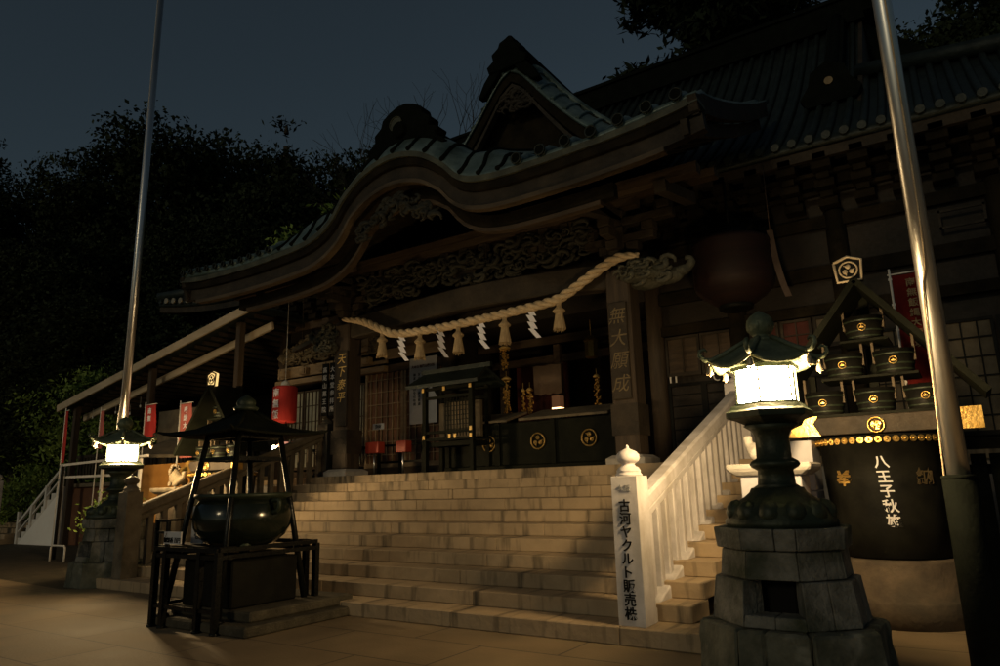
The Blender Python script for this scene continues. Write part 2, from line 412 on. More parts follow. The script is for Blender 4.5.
# skyline row (x, y, top height) seen over the left half, then rows that fill below it
sky = [(-52, 10, 23.5, 0), (-50, 13.5, 22.5, 1), (-47, 14.5, 22.8, 1), (-45, 15.5, 22.5, 2), (-43, 18.5, 20.5, 0), (-40, 19, 21, 1), (-39, 21.5, 24.0, 2), (-36, 22.5, 23.4, 0), (-34.5, 25, 23.6, 1),
       (-32, 25.5, 23.6, 2), (-30.5, 27.5, 23.0, 0), (-31, 31, 21.5, 3), (-28.5, 31, 19.2, 1), (-27, 36, 19, 0), (-31.5, 35.5, 20.5, 2), (-25, 40, 20, 1), (-22, 42, 20, 0)]
fill = []
for k in range(12):
    t = k / 11; fill.append((-44 + 20 * t + rt.uniform(-1.5, 1.5), 11.5 + 16 * t + rt.uniform(-1.5, 1.5), 13.5 + 2.5 * rt.random(), k % 2))
for k in range(9):
    t = k / 8; fill.append((-37 + 15 * t + rt.uniform(-1, 1), 12.5 + 10 * t + rt.uniform(-1, 1), 9 + 2.5 * rt.random(), (k + 1) % 2))
for x, y, top, k in sky + fill:
    b = hillz(x, y); s = (top - b) / 16.0
    used.add(k) if k not in used else None
    spots.append((x, y, b, s, k))
first = set()
for i, (x, y, b, s, k) in enumerate(spots):
    if k not in first:
        first.add(k); o = protos[k]; o.location = (x, y, b)
    else:
        o = copy_thing(protos[k], (x, y, b), FL if k < 2 else FC)
    w = s * rt.uniform(.9, 1.15) if s > .9 else s * 1.35
    o.scale = (w, w, s); o.rotation_euler.z = rt.uniform(0, 6.28)
pn = make_tree('pine_tree', 'tall dark pine rising behind the main roof left of the steel flagpole', 'tree', None, 'pine', 4, 16)
pn.location = (-8.6, 34, hillz(-8.6, 34)); pn.scale = (2.1, 2.1, 1.8)
for x, y, top, lb in ((-1.5, 38, 24.0, 'dark rounded tree above the roof just left of the steel flagpole top'),
                      (1.2, 36, 23.0, 'dark tree above the roof just right of the steel flagpole top'),
                      (5.0, 38, 26.2, 'dark tree at the top right corner above the roof')):
    b = hillz(x, y); s = (top - b) / 16
    o = copy_thing(protos[1] if x != 1.2 else protos[0], (x, y, b), lb, rt.uniform(0, 6)); o.scale = (s, s, s); o['group'] = 'trees behind the main roof'
# bare tree between the roof ornaments
bt = thing('bare_tree', 'leafless tree with fine twigs behind the curved porch roof', 'tree', (-24.0, 33, 1))
tb = MB(); tw = MB(); rb = random.Random(5)
def branch(p, d, L_, r, depth):
    q = p + d * L_
    (tb if depth < 2 else tw).tube([p, (p + q) / 2 + Vector((rb.uniform(-.1, .1), rb.uniform(-.1, .1), 0)) * L_, q], [r, r * .8, r * .6], 5 if depth < 3 else 3, cap=False)
    if depth >= 6: return
    for k in range(3 if depth < 5 else 2):
        a = Vector((rb.gauss(0, .45), rb.gauss(0, .45), rb.gauss(.1, .3)))
        branch(q, (d + a).normalized(), L_ * rb.uniform(.62, .82), r * .58, depth + 1)
branch(Vector((-24.0, 33, 1)), Vector((0, 0, 1)), 7.4, .3, 0)
tb.build('trunk', 'bark', bt); tw.build('twigs', 'bark', bt)

# leafy bushes / maples in a leaf colour raised to look lit
def leafy(name, label, loc, blobs, n, size, m, seed, cat='tree', flat=.4):
    t = thing(name, label, cat, loc)
    tr = MB()
    for bx, by, bz, br, bs in blobs:
        tr.tube([(loc[0], loc[1], loc[2] - .3), (loc[0] + bx * .4, loc[1] + by * .4, loc[2] + bz * .55), (loc[0] + bx, loc[1] + by, loc[2] + bz)], [.1, .06, .02], 5)
    tr.build('trunk', 'bark', t)
    o = bpy.data.objects.new('crown', crown_mesh('crown', blobs, n, size, m, flat, seed, .9)); COL.objects.link(o); o.parent = t
    return t
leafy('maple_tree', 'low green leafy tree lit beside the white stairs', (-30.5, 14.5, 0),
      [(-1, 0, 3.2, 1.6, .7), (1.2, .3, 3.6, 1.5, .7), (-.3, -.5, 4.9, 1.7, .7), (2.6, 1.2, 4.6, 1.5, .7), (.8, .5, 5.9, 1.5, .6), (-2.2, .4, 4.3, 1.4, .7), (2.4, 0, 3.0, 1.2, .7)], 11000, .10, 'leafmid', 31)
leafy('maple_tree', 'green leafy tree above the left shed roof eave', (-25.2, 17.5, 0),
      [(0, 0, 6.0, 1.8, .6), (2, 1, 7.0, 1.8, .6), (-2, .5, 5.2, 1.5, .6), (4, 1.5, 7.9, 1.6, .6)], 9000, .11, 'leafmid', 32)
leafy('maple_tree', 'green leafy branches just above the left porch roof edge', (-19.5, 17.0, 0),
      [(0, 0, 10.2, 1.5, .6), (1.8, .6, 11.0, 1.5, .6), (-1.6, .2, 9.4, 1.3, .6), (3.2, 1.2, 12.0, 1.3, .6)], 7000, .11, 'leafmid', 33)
leafy('low_shrub', 'low dark shrub behind the stone post at the left edge', (-33.5, 12.6, 0),
      [(0, 0, 1.2, 1.2, .8), (1.6, .3, 1.5, 1.2, .8), (-1.5, .2, 1.3, 1.2, .8), (2.6, .8, 2.2, 1.0, .8)], 6000, .08, 'leafmid', 34, 'shrub')

# ------------------------------------------------------------------ stone staircase
RISE, Y0 = .175, 7.40
FZ = RISE * 11
def riser_y(k): return 6.95 if k == 0 else Y0 + .44 * (k - 1)
st = thing('stone_staircase', 'broad weathered stone staircase climbing to the temple porch', 'staircase', (-8.1, 7.0, 0))
rs_ = random.Random(3)
for k in range(11):
    mb = MB(); x = -13.75 + (.0 if k else -.6); xe = -2.62 if k else -2.4
    ya, yb = riser_y(k), (riser_y(k + 1) + .1 if k < 10 else 11.5)
    while x < xe - .01:
        w = rs_.uniform(1.8, 3.2); x2 = min(x + w, xe)
        if xe - x2 < .5: x2 = xe
        j = rs_.uniform(-.002, .002); jz = 0
        mb.box(x, x2 - .003, ya + j, yb, k * RISE + .002, (k + 1) * RISE + jz)
        x = x2
    mb.build('step', 'step', st, bevel=.009)

# balustrades
def newel(parent, x, y, z0, h, w=.4, m='newel'):
    mb = MB()
    mb.add([(x + sx * w / 2 * s, y + sy * w / 2 * s, z0 + zz) for zz, s in ((0, 1), (h, .985)) for sx, sy in ((-1, -1), (1, -1), (1, 1), (-1, 1))],
           [(0, 3, 2, 1), (4, 5, 6, 7), (0, 1, 5, 4), (1, 2, 6, 5), (2, 3, 7, 6), (3, 0, 4, 7)])
    r = w / 2
    mb.lathe((x, y, z0 + h), [(r * .95, 0), (r * .98, .015), (r * .86, .03), (r * .84, .045), (r * .88, .055), (r * .78, .075), (r * .72, .09), (r * .5, .11), (r * .44, .125),
                             (r * .55, .14), (r * .76, .16), (r * .85, .195), (r * .8, .23), (r * .62, .26), (r * .36, .28), (r * .14, .295), (r * .1, .32), (.005, .335)], 28)
    return mb.build('newel_post', m, parent, bevel=.03)
def balustrade(x, label, zone):
    t = thing('stone_balustrade', label, 'balustrade', (x, 7.6, .175), 'balustrades of the stone staircase')
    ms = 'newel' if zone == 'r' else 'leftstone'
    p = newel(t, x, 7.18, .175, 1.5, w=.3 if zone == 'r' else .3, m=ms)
    ya, yb = 7.36, 11.75
    za = lambda y: .26 + (y - 7.6) * .372          # bottom rail
    mb = MB(); mb.bar((x, ya, za(ya) + .03), (x, yb, za(yb) + .03), .26, .2)
    mb.bar((x, ya, za(ya) - .16), (x, yb, za(yb) - .16), .34, .2); mb.build('bottom_rail', ms, t, bevel=.015)
    mb = MB(); mb.bar((x, ya - .05, za(ya) + 1.17), (x, yb, za(yb) + 1.17), .2, .17)
    mb.bar((x, ya - .03, za(ya) + 1.03), (x, yb, za(yb) + 1.03), .13, .12); mb.build('handrail', ms, t, bevel=.03)
    y = ya + .22
    while y < yb - .1:
        b = MB(); b.box(x - .055, x + .055, y - .055, y + .055, za(y) + .1, za(y) + 1.02); b.build('baluster', ms, t, bevel=.012); y += .27
    newel(t, x, yb + .15, FZ, 1.25, .36, ms)
    return t, p
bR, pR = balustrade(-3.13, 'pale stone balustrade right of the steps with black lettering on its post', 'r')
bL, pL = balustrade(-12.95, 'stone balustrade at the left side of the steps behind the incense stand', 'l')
glyphs('古河ヤクルト販売株', .134, (-3.135, 7.18 - .155, 1.44), vertical=True, gap=1.0, bold=.018).build('lettering', 'ink', pR)
glyphs('大阪', .075, (-3.13, 7.18 - .153, 1.55), vertical=False, bold=.0).build('faint_lettering', mat('grey_ink', (.3, .3, .3), None, 3, .6, bump=0), pR)

# ------------------------------------------------------------------ lanterns (stone pedestal + bronze lantern)
def ring_course(mb, cx, cy, z0, z1, r0, r1, n, phase, skip=(), gap=.007, rough=0, seed=0):
    rr = random.Random(seed)
    for j in range(n):
        if j in skip: continue
        a0 = phase + 2 * PI * j / n; a1 = phase + 2 * PI * (j + 1) / n
        parts = 2 if rr.random() < .55 else 1
        cuts = [0, rr.uniform(.35, .65), 1] if parts == 2 else [0, 1]
        for c0, c1 in zip(cuts, cuts[1:]):
            def P(t, r, z):
                p0 = Vector((r * math.cos(a0), r * math.sin(a0))); p1 = Vector((r * math.cos(a1), r * math.sin(a1))); q = p0.lerp(p1, t)
                return (cx + q.x, cy + q.y, z)
            e = gap / max(.1, 2 * r0 * math.sin(PI / n)); u0, u1 = c0 + e / 2, c1 - e / 2; jr = rr.uniform(-.01, .01) + rough * rr.uniform(-1, 1)
            ri = r0 * .55
            vs = [P(u0, ri, z0), P(u1, ri, z0), P(u1, r0 + jr, z0), P(u0, r0 + jr, z0), P(u0, ri, z1), P(u1, ri, z1), P(u1, r1 + jr, z1), P(u0, r1 + jr, z1)]
            mb.add(vs, [(0, 3, 2, 1), (4, 5, 6, 7), (0, 1, 5, 4), (1, 2, 6, 5), (2, 3, 7, 6), (3, 0, 4, 7)])
def roughen(o, st):
    m = o.modifiers.new('cut', 'SUBSURF'); m.subdivision_type = 'SIMPLE'; m.levels = m.render_levels = 4
    tx = bpy.data.textures.get('stone_faces') or bpy.data.textures.new('stone_faces', 'CLOUDS'); tx.noise_scale = .22; tx.noise_depth = 4
    d = o.modifiers.new('rough', 'DISPLACE'); d.texture = tx; d.strength = st; d.mid_level = .5
    return o
def lantern(loc, label, plabel, rz=0):
    x, y = 0, 0
    L0 = (loc[0], loc[1], 0)
    k_ = .86
    p = thing('lantern_pedestal', plabel, 'pedestal', L0, 'stone pedestals under the bronze lanterns')
    cx, cy = L0[0], L0[1]; ph = -PI / 2 - PI / 8
    mb = MB(); ring_course(mb, cx, cy, 1.03, 1.2, .57, .585, 8, ph, seed=1); mb.build('top_course', 'ped', p, bevel=.008)
    mb = MB(); ring_course(mb, cx, cy, .80, 1.02, .545, .52, 8, ph, seed=2); roughen(mb.build('upper_course', 'ped', p, bevel=.006), .01)
    mb = MB(); ring_course(mb, cx, cy, .44, .79, .64, .59, 8, ph, skip=(0,), seed=3); ring_course(mb, cx, cy, .44, .53, .64, .625, 8, ph, skip=tuple(range(1, 8)), seed=3)
    a0 = ph; roughen(mb.build('middle_course', 'ped', p, bevel=.006), .012)
    mb = MB(); ring_course(mb, cx, cy, -.02, .43, .80, .76, 8, ph, rough=.03, seed=4); roughen(mb.build('base_course', 'rock', p, bevel=.02), .045)
    mb = MB(); mb.lathe((cx, cy, 0), [(.25, 0), (.25, 1.19)], 8, False, ph); mb.build('core', 'ink', p)  # core coloured black so the open niche reads as deep shade
    t = thing('bronze_lantern', label, 'lantern', (L0[0], L0[1], 1.2), 'bronze lanterns flanking the steps')
    c = (cx, cy, 1.2); H = PI / 6
    mb = MB(); mb.lathe(c, [(.47, 0), (.47, .05), (.44, .09), (.42, .16), (.36, .21), (.29, .25), (.24, .29), (.22, .33)], 24, True)
    for k in range(12):
        a = 2 * PI * k / 12; mb.ball((cx + .37 * math.cos(a), cy + .37 * math.sin(a), 1.32), .1, (1, 1, 1.1), 8, 6)
    mb.build('base', 'bronzedk', t)
    mb = MB(); mb.lathe(c, [(.2, .33), (.16, .36), (.15, .48), (.2, .51), (.215, .535), (.2, .56), (.15, .59), (.145, .78), (.17, .83), (.24, .88)], 24, True); mb.build('shaft', 'bronzedk', t)
    mb = MB(); mb.lathe(c, [(.22, .88), (.3, .92), (.37, .94), (.39, .95), (.39, 1.0), (.36, 1.02), (.33, 1.06)], 6, False, H); mb.build('platform', 'bronzedk', t)
    mb = MB()
    z0, z1, R_ = 1.065, 1.39, .272
    mb.lathe(c, [(.30, z0 - .02), (.30, z0 + .015), (.25, z0 + .015)], 6, False, H); mb.lathe(c, [(.25, z1 - .01), (.31, z1 - .01), (.31, z1 + .025)], 6, False, H)
    for k in range(6):
        a = H + PI / 3 * k; px, py = cx + R_ * math.cos(a), cy + R_ * math.sin(a); mb.box(px - .008, px + .008, py - .008, py + .008, 1.2 + z0, 1.2 + z1)
        a2 = a + PI / 3; qx, qy = cx + R_ * math.cos(a2), cy + R_ * math.sin(a2)
        mx, my = (px + qx) / 2, (py + qy) / 2
        mb.box(mx - .003, mx + .003, my - .003, my + .003, 1.2 + z0, 1.2 + z1)
    mb.build('window_frame', 'bronzedk', t)
    mb = MB(); mb.lathe(c, [(.248, z0 + .018), (.248, z1 - .012)], 6, False, H); mb.build('lit_pane', 'lit', t)
    # hexagonal roof, concave, with curled corners
    mb = MB(); rows = 9; seg = 6; vs = []; fs = []
    for i in range(rows + 1):
        f = i / rows; r = .10 + (.49 - .10) * f; zz = 1.2 + 1.40 + .25 * (1 - f ** 1.25) ** 1.15 + .02
        for k in range(6):
            for q in range(4):
                a = H + PI / 3 * k; b = a + PI / 3; u = q / 4
                px = r * (math.cos(a) * (1 - u) + math.cos(b) * u); py = r * (math.sin(a) * (1 - u) + math.sin(b) * u)
                cor = abs(u - .5) * 2 if q else 1
                vs.append((cx + px, cy + py, zz + .07 * f * f * cor ** 2))
    nn = 24
    n0 = len(vs); vs += [(a, b, z - .035) for a, b, z in vs]
    for i in range(rows):
        for j in range(nn):
            q = [i * nn + j, i * nn + (j + 1) % nn, (i + 1) * nn + (j + 1) % nn, (i + 1) * nn + j]
            fs.append(tuple(q)); fs.append(tuple(n0 + w for w in q[::-1]))
    for j in range(nn): fs.append((rows * nn + j, rows * nn + (j + 1) % nn, n0 + rows * nn + (j + 1) % nn, n0 + rows * nn + j))
    mb.add(vs, fs, True)
    rf = mb.build('roof', 'bronze', t)
    for k in range(6):
        a = H + PI / 3 * k; ca, sa = math.cos(a), math.sin(a)
        mb = MB(); pts = [(cx + r * ca, cy + r * sa, 1.2 + z) for r, z in ((.12, 1.68), (.23, 1.62), (.37, 1.54), (.48, 1.49), (.54, 1.50), (.58, 1.54), (.575, 1.585), (.535, 1.60), (.51, 1.575))]
        mb.tube(pts, [.022, .022, .024, .026, .024, .022, .018, .016, .013], 8); mb.build('curled_corner', 'bronze', rf)
        mb = MB(); bx, by = cx + .50 * ca, cy + .50 * sa
        mb.cyl((bx, by, 1.2 + 1.5), (bx, by, 1.2 + 1.44), .004, n=5); mb.lathe((bx, by, 1.2 + 1.36), [(.032, 0), (.03, .02), (.024, .06), (.01, .08)], 10)
        mb.ball((bx, by, 1.2 + 1.35), .012, n=6, m=5); mb.build('hanging_bell', 'bell', t)
    mb = MB(); mb.lathe(c, [(.11, 1.64), (.125, 1.67), (.09, 1.69), (.07, 1.70), (.085, 1.72), (.115, 1.76), (.125, 1.81), (.115, 1.86), (.085, 1.90), (.04, 1.93), (.006, 1.95)], 20)
    for k in range(8):
        a = PI / 4 * k; mb.ball((cx + .09 * math.cos(a), cy + .09 * math.sin(a), 1.2 + 1.80), .04, (1, 1, 1.5), 6, 5)
    mb.build('finial', 'bronze', t)
    return t
lantern((-1.50, 6.68), 'lit bronze hexagonal lantern on stone pedestal right of the steps', 'tall mossy stone pedestal under the right bronze lantern')
ll = lantern((-13.95, 7.5), 'lit bronze lantern at left, small in the distance beside flagpole', 'stone pedestal under the far left bronze lantern')
ll.scale = (1.15, 1.15, 1.0)

# ------------------------------------------------------------------ flagpoles
def pole(x, y, r0, r1, h, label, sleeve, rope):
    t = thing('flagpole', label, 'flagpole', (x, y, 0), 'flagpoles in the temple court')
    mb = MB(); mb.cyl((x, y, 0), (x, y, h), r0, r1, 32); mb.build('pole', 'steel', t)
    mb = MB(); mb.cyl((x, y, 0), (x, y, sleeve), r0 * 1.5, r0 * 1.5, 32); mb.lathe((x, y, sleeve), [(r0 * 1.5, 0), (r0 * 1.55, .01), (r0 * 1.55, .03), (r0 * 1.05, .04)], 32)
    mb.build('base_sleeve', 'sleeve', t)
    mb = MB(); q = [(x - r0 * 1.3, y - .04, .9), (x - r0 * 1.25, y - .03, 1.3), (x - r0 * 1.12, y - .05, 1.8), (x - r0 * .5, y - r0 * 1.02, 3.2), (x + r0 * .3, y - r0 * 1.03, 4.2), (x + r0 * .25, y - r1 * 1.05, h * .6), (x, y - r1 * 1.1, h * .97)]
    mb.tube(smooth_curve(q, 5), .008, 5); mb.build('halyard', 'straw' if rope else 'white', t)
    return t
pole(-.14, 7.5, .091, .078, 16, 'thick shiny steel flagpole in the right foreground', 1.56, True)
pole(-15.35, 8.2, .095, .075, 15.5, 'tall thin steel flagpole behind the left lantern', 1.5, False)

# ------------------------------------------------------------------ incense burner
GX, GY = -8.2, 6.05
sl = thing('burner_platform', 'low stone slab platform under the incense burner', 'platform', (GX, GY, 0))
mb = MB(); mb.box(-9.02, -8.1, 5.36, 7.3, 0, .12); mb.box(-8.09, -7.08, 5.36, 7.3, 0, .12); mb.build('lower_slab', 'darkstone', sl, bevel=.02)
mb = MB(); mb.box(-8.85, -7.25, 5.55, 7.2, .122, .24); mb.build('upper_slab', 'darkstone', sl, bevel=.02)
ib = thing('burner_shelter', 'black iron shelter with curved four sided roof over the incense burner', 'shelter', (GX, GY, 0))
corners = {}
for sx in (-1, 1):
    for sy in (-1, 1):
        b = (GX + sx * .56, GY + sy * .66, .12); tp = (GX + sx * .33, GY + sy * .33, 2.36)
        mb = MB(); mb.tube([b, tp], [.042, .036], 12); mb.lathe((b[0], b[1], .12), [(.08, 0), (.08, .02), (.05, .04)], 12); mb.build('leg', 'iron', ib)
        corners[sx, sy] = (b, tp)
def shell_roof(mb, cx, cy, zc, r, drop, curl, n=10, thick=.035):
    vs = []; N_ = 16
    for i in range(n + 1):
        f = i / n
        for k in range(4):
            for q in range(4):
                u = q / 4; a = PI / 4 + PI / 2 * k; b = a + PI / 2
                px = (math.cos(a) * (1 - u) + math.cos(b) * u); py = (math.sin(a) * (1 - u) + math.sin(b) * u)
                cor = abs(u - .5) * 2
                rr = r * (.08 + .92 * f) * 1.414
                vs.append((cx + px * rr, cy + py * rr, zc - drop * (1 - (1 - f) ** 1.6) + curl * f ** 3 * cor ** 2))
    m0 = len(vs); vs += [(a, b, z - thick) for a, b, z in vs]; fs = []
    for i in range(n):
        for j in range(N_):
            q = [i * N_ + j, i * N_ + (j + 1) % N_, (i + 1) * N_ + (j + 1) % N_, (i + 1) * N_ + j]; fs.append(tuple(q)); fs.append(tuple(m0 + w for w in q[::-1]))
    for j in range(N_): fs.append((n * N_ + j, n * N_ + (j + 1) % N_, m0 + n * N_ + (j + 1) % N_, m0 + n * N_ + j))
    mb.add(vs, fs, True)
mb = MB(); shell_roof(mb, GX, GY, 2.70, .71, .33, .04); rf = mb.build('roof', 'green', ib)
for k in range(4):
    a = PI / 4 + PI / 2 * k; mb = MB()
    mb.tube([(GX + r * math.cos(a), GY + r * math.sin(a), z) for r, z in ((.1, 2.70), (.32, 2.56), (.62, 2.43), (.94, 2.39), (1.03, 2.40), (1.1, 2.42))], [.03, .03, .03, .028, .02, .012], 8); mb.build('hip_rib', 'green', rf)
mb = MB(); mb.lathe((GX, GY, 2.7), [(.15, 0), (.17, .04), (.12, .07), (.13, .1), (.12, .14), (.08, .18), (.03, .21), (.005, .23)], 16); mb.build('finial', 'bronzedk', rf)
mb = MB()
for (a, b) in (((-1, -1), (1, -1)), ((1, -1), (1, 1)), ((1, 1), (-1, 1)), ((-1, 1), (-1, -1))):
    A, B = corners[a][1], corners[b][1]; mb.bar(A, B, .05, .1)
    A2 = Vector(corners[a][0]).lerp(Vector(A), .86); B2 = Vector(corners[b][0]).lerp(Vector(B), .86); mb.bar(A2, B2, .03, .05)
mb.build('top_frame', 'iron', ib)
# iron table frame round the burner
tf = thing('table_frame', 'black square tube table frame round the incense burner', 'table', (GX, GY, .12))
x0, x1, y0, y1 = GX - .72, GX + .60, GY - .72, GY + .78
for px, py in ((x0 + .03, y0), (x1, y0), (x1, y1), (x0 + .03, y1), (x0 + .25, y0), (x1 - .35, y0), (x1 - .2, y1)):
    mb = MB(); mb.box(px - .035, px + .035, py - .035, py + .035, .0 if py < 5.3 else .02, .92); mb.lathe((px, py, 0.0), [(.06, 0), (.06, .025), (.04, .03)], 8); mb.build('leg', 'iron', tf)
mb = MB()
for z in (.94, .86): mb.bar((x0, y0, z), (x1, y0, z), .06, .05); mb.bar((x0, y1, z), (x1, y1, z), .06, .05); mb.bar((x0, y0, z), (x0, y1, z), .06, .05); mb.bar((x1, y0, z), (x1, y1, z), .06, .05)
mb.bar((x0, y0, .25), (x1, y0, .25), .04, .04); mb.bar((x0, y0, .25), (x0, y1, .25), .04, .04)
mb.build('top_rail', 'iron', tf)
mb = MB(); mb.box(x0, x0 + .5, y0 + .03, y1 - .03, .955, .98); mb.box(GX - .48, x1 - .03, y0 + .03, GY - .45, .955, .975); mb.build('shelf', 'dark', tf)
mb = MB()
for z in (1.14, 1.28): mb.bar((x0, y0, z), (x0 + .25, y0, z), .03, .03)
mb.box(x0 - .02, x0 + .02, y0 - .02, y0 + .02, .96, 1.3); mb.box(x0 + .23, x0 + .27, y0 - .02, y0 + .02, .96, 1.3); mb.box(x0 - .02, x0 + .02, y1 - .02, y1 + .02, .96, 1.3); mb.bar((x0, y0, 1.28), (x0, y1, 1.28), .03, .03)
mb.build('side_rail', 'iron', tf)
sg = thing('small_sign', 'small pale sign plate with dark characters on the table frame', 'sign', (x0 + .4, y0, .98))
mb = MB(); mb.box(x0 + .20, x0 + .56, y0 - .02, y0, 1.0, 1.15); mb.build('plate', 'board', sg)
glyphs('御線香 百円', .068, (x0 + .38, y0 - .022, 1.075), bold=.02).build('lettering', 'ink', sg)
s2 = thing('paper_notice', 'tall pale paper notice with vertical writing beside the incense burner', 'notice', (x0 + .45, y0 + .3, .98))
mb = MB(); mb.box(x0 + .32, x0 + .56, y0 + .28, y0 + .3, .985, 1.45); mb.build('sheet', 'board', s2)
glyphs('線香を', .12, (x0 + .44, y0 + .278, 1.42), vertical=True, bold=.01).build('lettering', 'ink', s2)
cu = thing('cauldron', 'big round dark bronze incense cauldron with thick rim', 'cauldron', (GX + .05, GY, .9))
cc = (GX + .05, GY, 0)
mb = MB(); mb.lathe(cc, [(.2, .93), (.3, .93), (.42, .97), (.54, 1.06), (.605, 1.18), (.62, 1.31), (.59, 1.44), (.54, 1.53)], 40); mb.build('bowl', 'cauldron', cu)
mb = MB(); mb.lathe(cc, [(.53, 1.50), (.56, 1.53), (.61, 1.55), (.62, 1.575), (.61, 1.6), (.55, 1.6), (.53, 1.55), (.5, 1.52)], 40); mb.build('rim', 'bronzedk', cu)
mb = MB(); mb.lathe(cc, [(.2, 1.5), (.52, 1.515)], 32); mb.build('ash', 'ped', cu)
for s in (-1, 1):
    mb = MB(); mb.tube(smooth_curve([(cc[0] + s * .55, GY, 1.35), (cc[0] + s * .69, GY, 1.38), (cc[0] + s * .71, GY, 1.5), (cc[0] + s * .57, GY, 1.5)], 5), .03, 8); mb.build('handle', 'bronzedk', cu)
for k in range(3):
    a = PI / 6 + 2 * PI / 3 * k + PI; mb = MB(); mb.cyl((cc[0] + .33 * math.cos(a), GY + .33 * math.sin(a), .86), (cc[0] + .36 * math.cos(a), GY + .36 * math.sin(a), 1.02), .06, .09, 10); mb.build('foot', 'bronzedk', cu)
bx = thing('stone_block', 'dark square block supporting the incense cauldron', 'block', (GX + .12, GY, .24))
mb = MB(); mb.box(GX - .42, GX + .57, GY - .5, GY + .5, .242, .80); mb.build('body', 'dark', bx, bevel=.02)
mb = MB(); mb.box(GX - .30, GX + .42, GY - .40, GY + .42, .80, .858); mb.build('top_slab', 'thatch', bx)

# ------------------------------------------------------------------ temple hall
T = thing('temple_hall', 'large dark wooden temple hall with curved gable porch and tiled roof', 'temple', (-8.6, 12, 0))
XC = -8.5
mb = MB(); mb.box(-13.9, -2.55, 11.5, 24, .0, FZ - .12); mb.box(-17.6, -13.9, 12.9, 24, 0, FZ - .12); mb.box(-2.55, 12, 11.6, 24, 0, FZ - .12); mb.build('podium', 'stone', T)
mb = MB(); mb.box(-13.9, -2.55, 11.5, 24, FZ - .12, FZ); mb.box(-17.7, -13.9, 12.8, 24, FZ - .12, FZ); mb.box(-2.55, 12, 11.5, 24, FZ - .12, FZ); mb.build('floor', 'step', T)

# --- porch roof (undulating gable)
ep = [(-15.2, 6.72), (-14.4, 6.62), (-13.0, 6.58), (-11.6, 6.62), (-10.7, 6.72), (-10.15, 6.98), (-9.75, 7.42), (-9.2, 7.78), (-8.5, 7.93), (-7.8, 7.78), (-7.25, 7.42), (-6.85, 7.05), (-6.3, 6.90), (-5.4, 6.88), (-4.2, 6.92), (-3.2, 7.0), (-2.6, 7.1)]
EP = smooth_curve([(a, b, 0) for a, b in ep], 5); EPX = [(p.x, p.y) for p in EP]
def eavez(x): return interp(x, EPX)
def basez(x): return interp(x, [(-15.2, 6.72), (-13, 6.6), (-8.5, 6.78), (-4.2, 6.92), (-2.6, 7.1)])
EY = 9.2
def porchz(x, y):
    s = y - EY; b = basez(x) + .36 * s + .018 * s * s; k = eavez(x) + .02 * s
    m = max(b, k); d = abs(b - k)
    wv = max(0, min(1, (x + 12.2) / 1.2)) * max(0, min(1, (-5.6 - x) / .8))
    return m + (.12 * max(0, 1 - d / .3) ** 2 if min(b, k) < m and s > .2 else 0) + wv * (.52 * math.sin(max(0, min(1, s / .62)) * PI / 2) - .02)
PXs = [p[0] for p in EPX]
nyp = 14; Y1 = 14.6
def sheet(mb, xs, ys, fz, th, smooth=True):
    nx = len(xs); vs = [(x, y, fz(x, y)) for y in ys for x in xs]; m0 = len(vs); vs += [(x, y, z - th) for x, y, z in vs]
    fs = []
    for j in range(len(ys) - 1):
        for i in range(nx - 1):
            q = [j * nx + i, j * nx + i + 1, (j + 1) * nx + i + 1, (j + 1) * nx + i]; fs.append(tuple(q)); fs.append(tuple(m0 + w for w in q[::-1]))
    per = [i for i in range(nx)] + [j * nx + nx - 1 for j in range(1, len(ys))] + [(len(ys) - 1) * nx + i for i in range(nx - 2, -1, -1)] + [j * nx for j in range(len(ys) - 2, 0, -1)]
    for a, b in zip(per, per[1:] + per[:1]): fs.append((a, m0 + a, m0 + b, b))
    mb.add(vs, fs, smooth)
ysp = [EY, EY + .08, EY + .17, EY + .28, EY + .42, EY + .62] + [EY + .62 + (Y1 - EY - .62) * k / nyp for k in range(1, nyp + 1)]
mb = MB(); sheet(mb, PXs, ysp, porchz, .1); pr_ = mb.build('porch_roof', 'copper', T)
mb = MB(); mr2 = MB(); mr3 = MB(); x = -15.05
while x < -2.6:
    rolled = -11.9 < x < -5.7
    (mr2 if rolled else mb).tube([(x, y, porchz(x, y) + (.0 if rolled else .03)) for y in ([EY - .03] + ysp[1:])], .042 if rolled else .08, 8)
    z = porchz(x, EY)
    if not rolled:
        r = .09 if x > -5.8 else .06
        mr2.cyl((x, EY - .07, z + .045), (x, EY - .03, z + .045), r, r, 14)
        mr3.tube([(x + r * math.cos(a), EY - .07, z + .045 + r * math.sin(a)) for a in [2 * PI * k / 18 for k in range(19)]], .014, 5, cap=False)
    x += .40 if rolled else (.31 if x < -9 else .46)
mb.build('tile_rolls', 'copper', pr_); mr2.build('verge_joints', 'sleeve', pr_); mr3.build('disc_rims', 'copperdk', pr_)
def offs(d0, d1):
    top = []; bot = []
    for i, (x, z) in enumerate(EPX):
        a = EPX[max(0, i - 1)]; b = EPX[min(len(EPX) - 1, i + 1)]; tx, tz = b[0] - a[0], b[1] - a[1]; l = math.hypot(tx, tz); nx_, nz_ = tz / l, -tx / l
        k = .55
        top.append((x + nx_ * d0 * k, z + nz_ * d0)); bot.append((x + nx_ * d1 * k, z + nz_ * d1))
    return top, bot
def clip(tb, a, b):
    return [p for p, e in zip(tb[0], EPX) if a <= e[0] <= b], [p for p, e in zip(tb[1], EPX) if a <= e[0] <= b]
mb = MB(); mb.band(*offs(.06, .17), EY - .02, EY + .35); mb.build('verge_tiles', 'tileedge', pr_)
mb = MB(); mb.band(*offs(.175, .32), EY + .03, EY + .3); mb.build('upper_gable_board', 'eave', T)
mb = MB(); mb.band(*offs(.325, .58), EY + .1, EY + .26); mb.build('gable_board', 'wood', T)
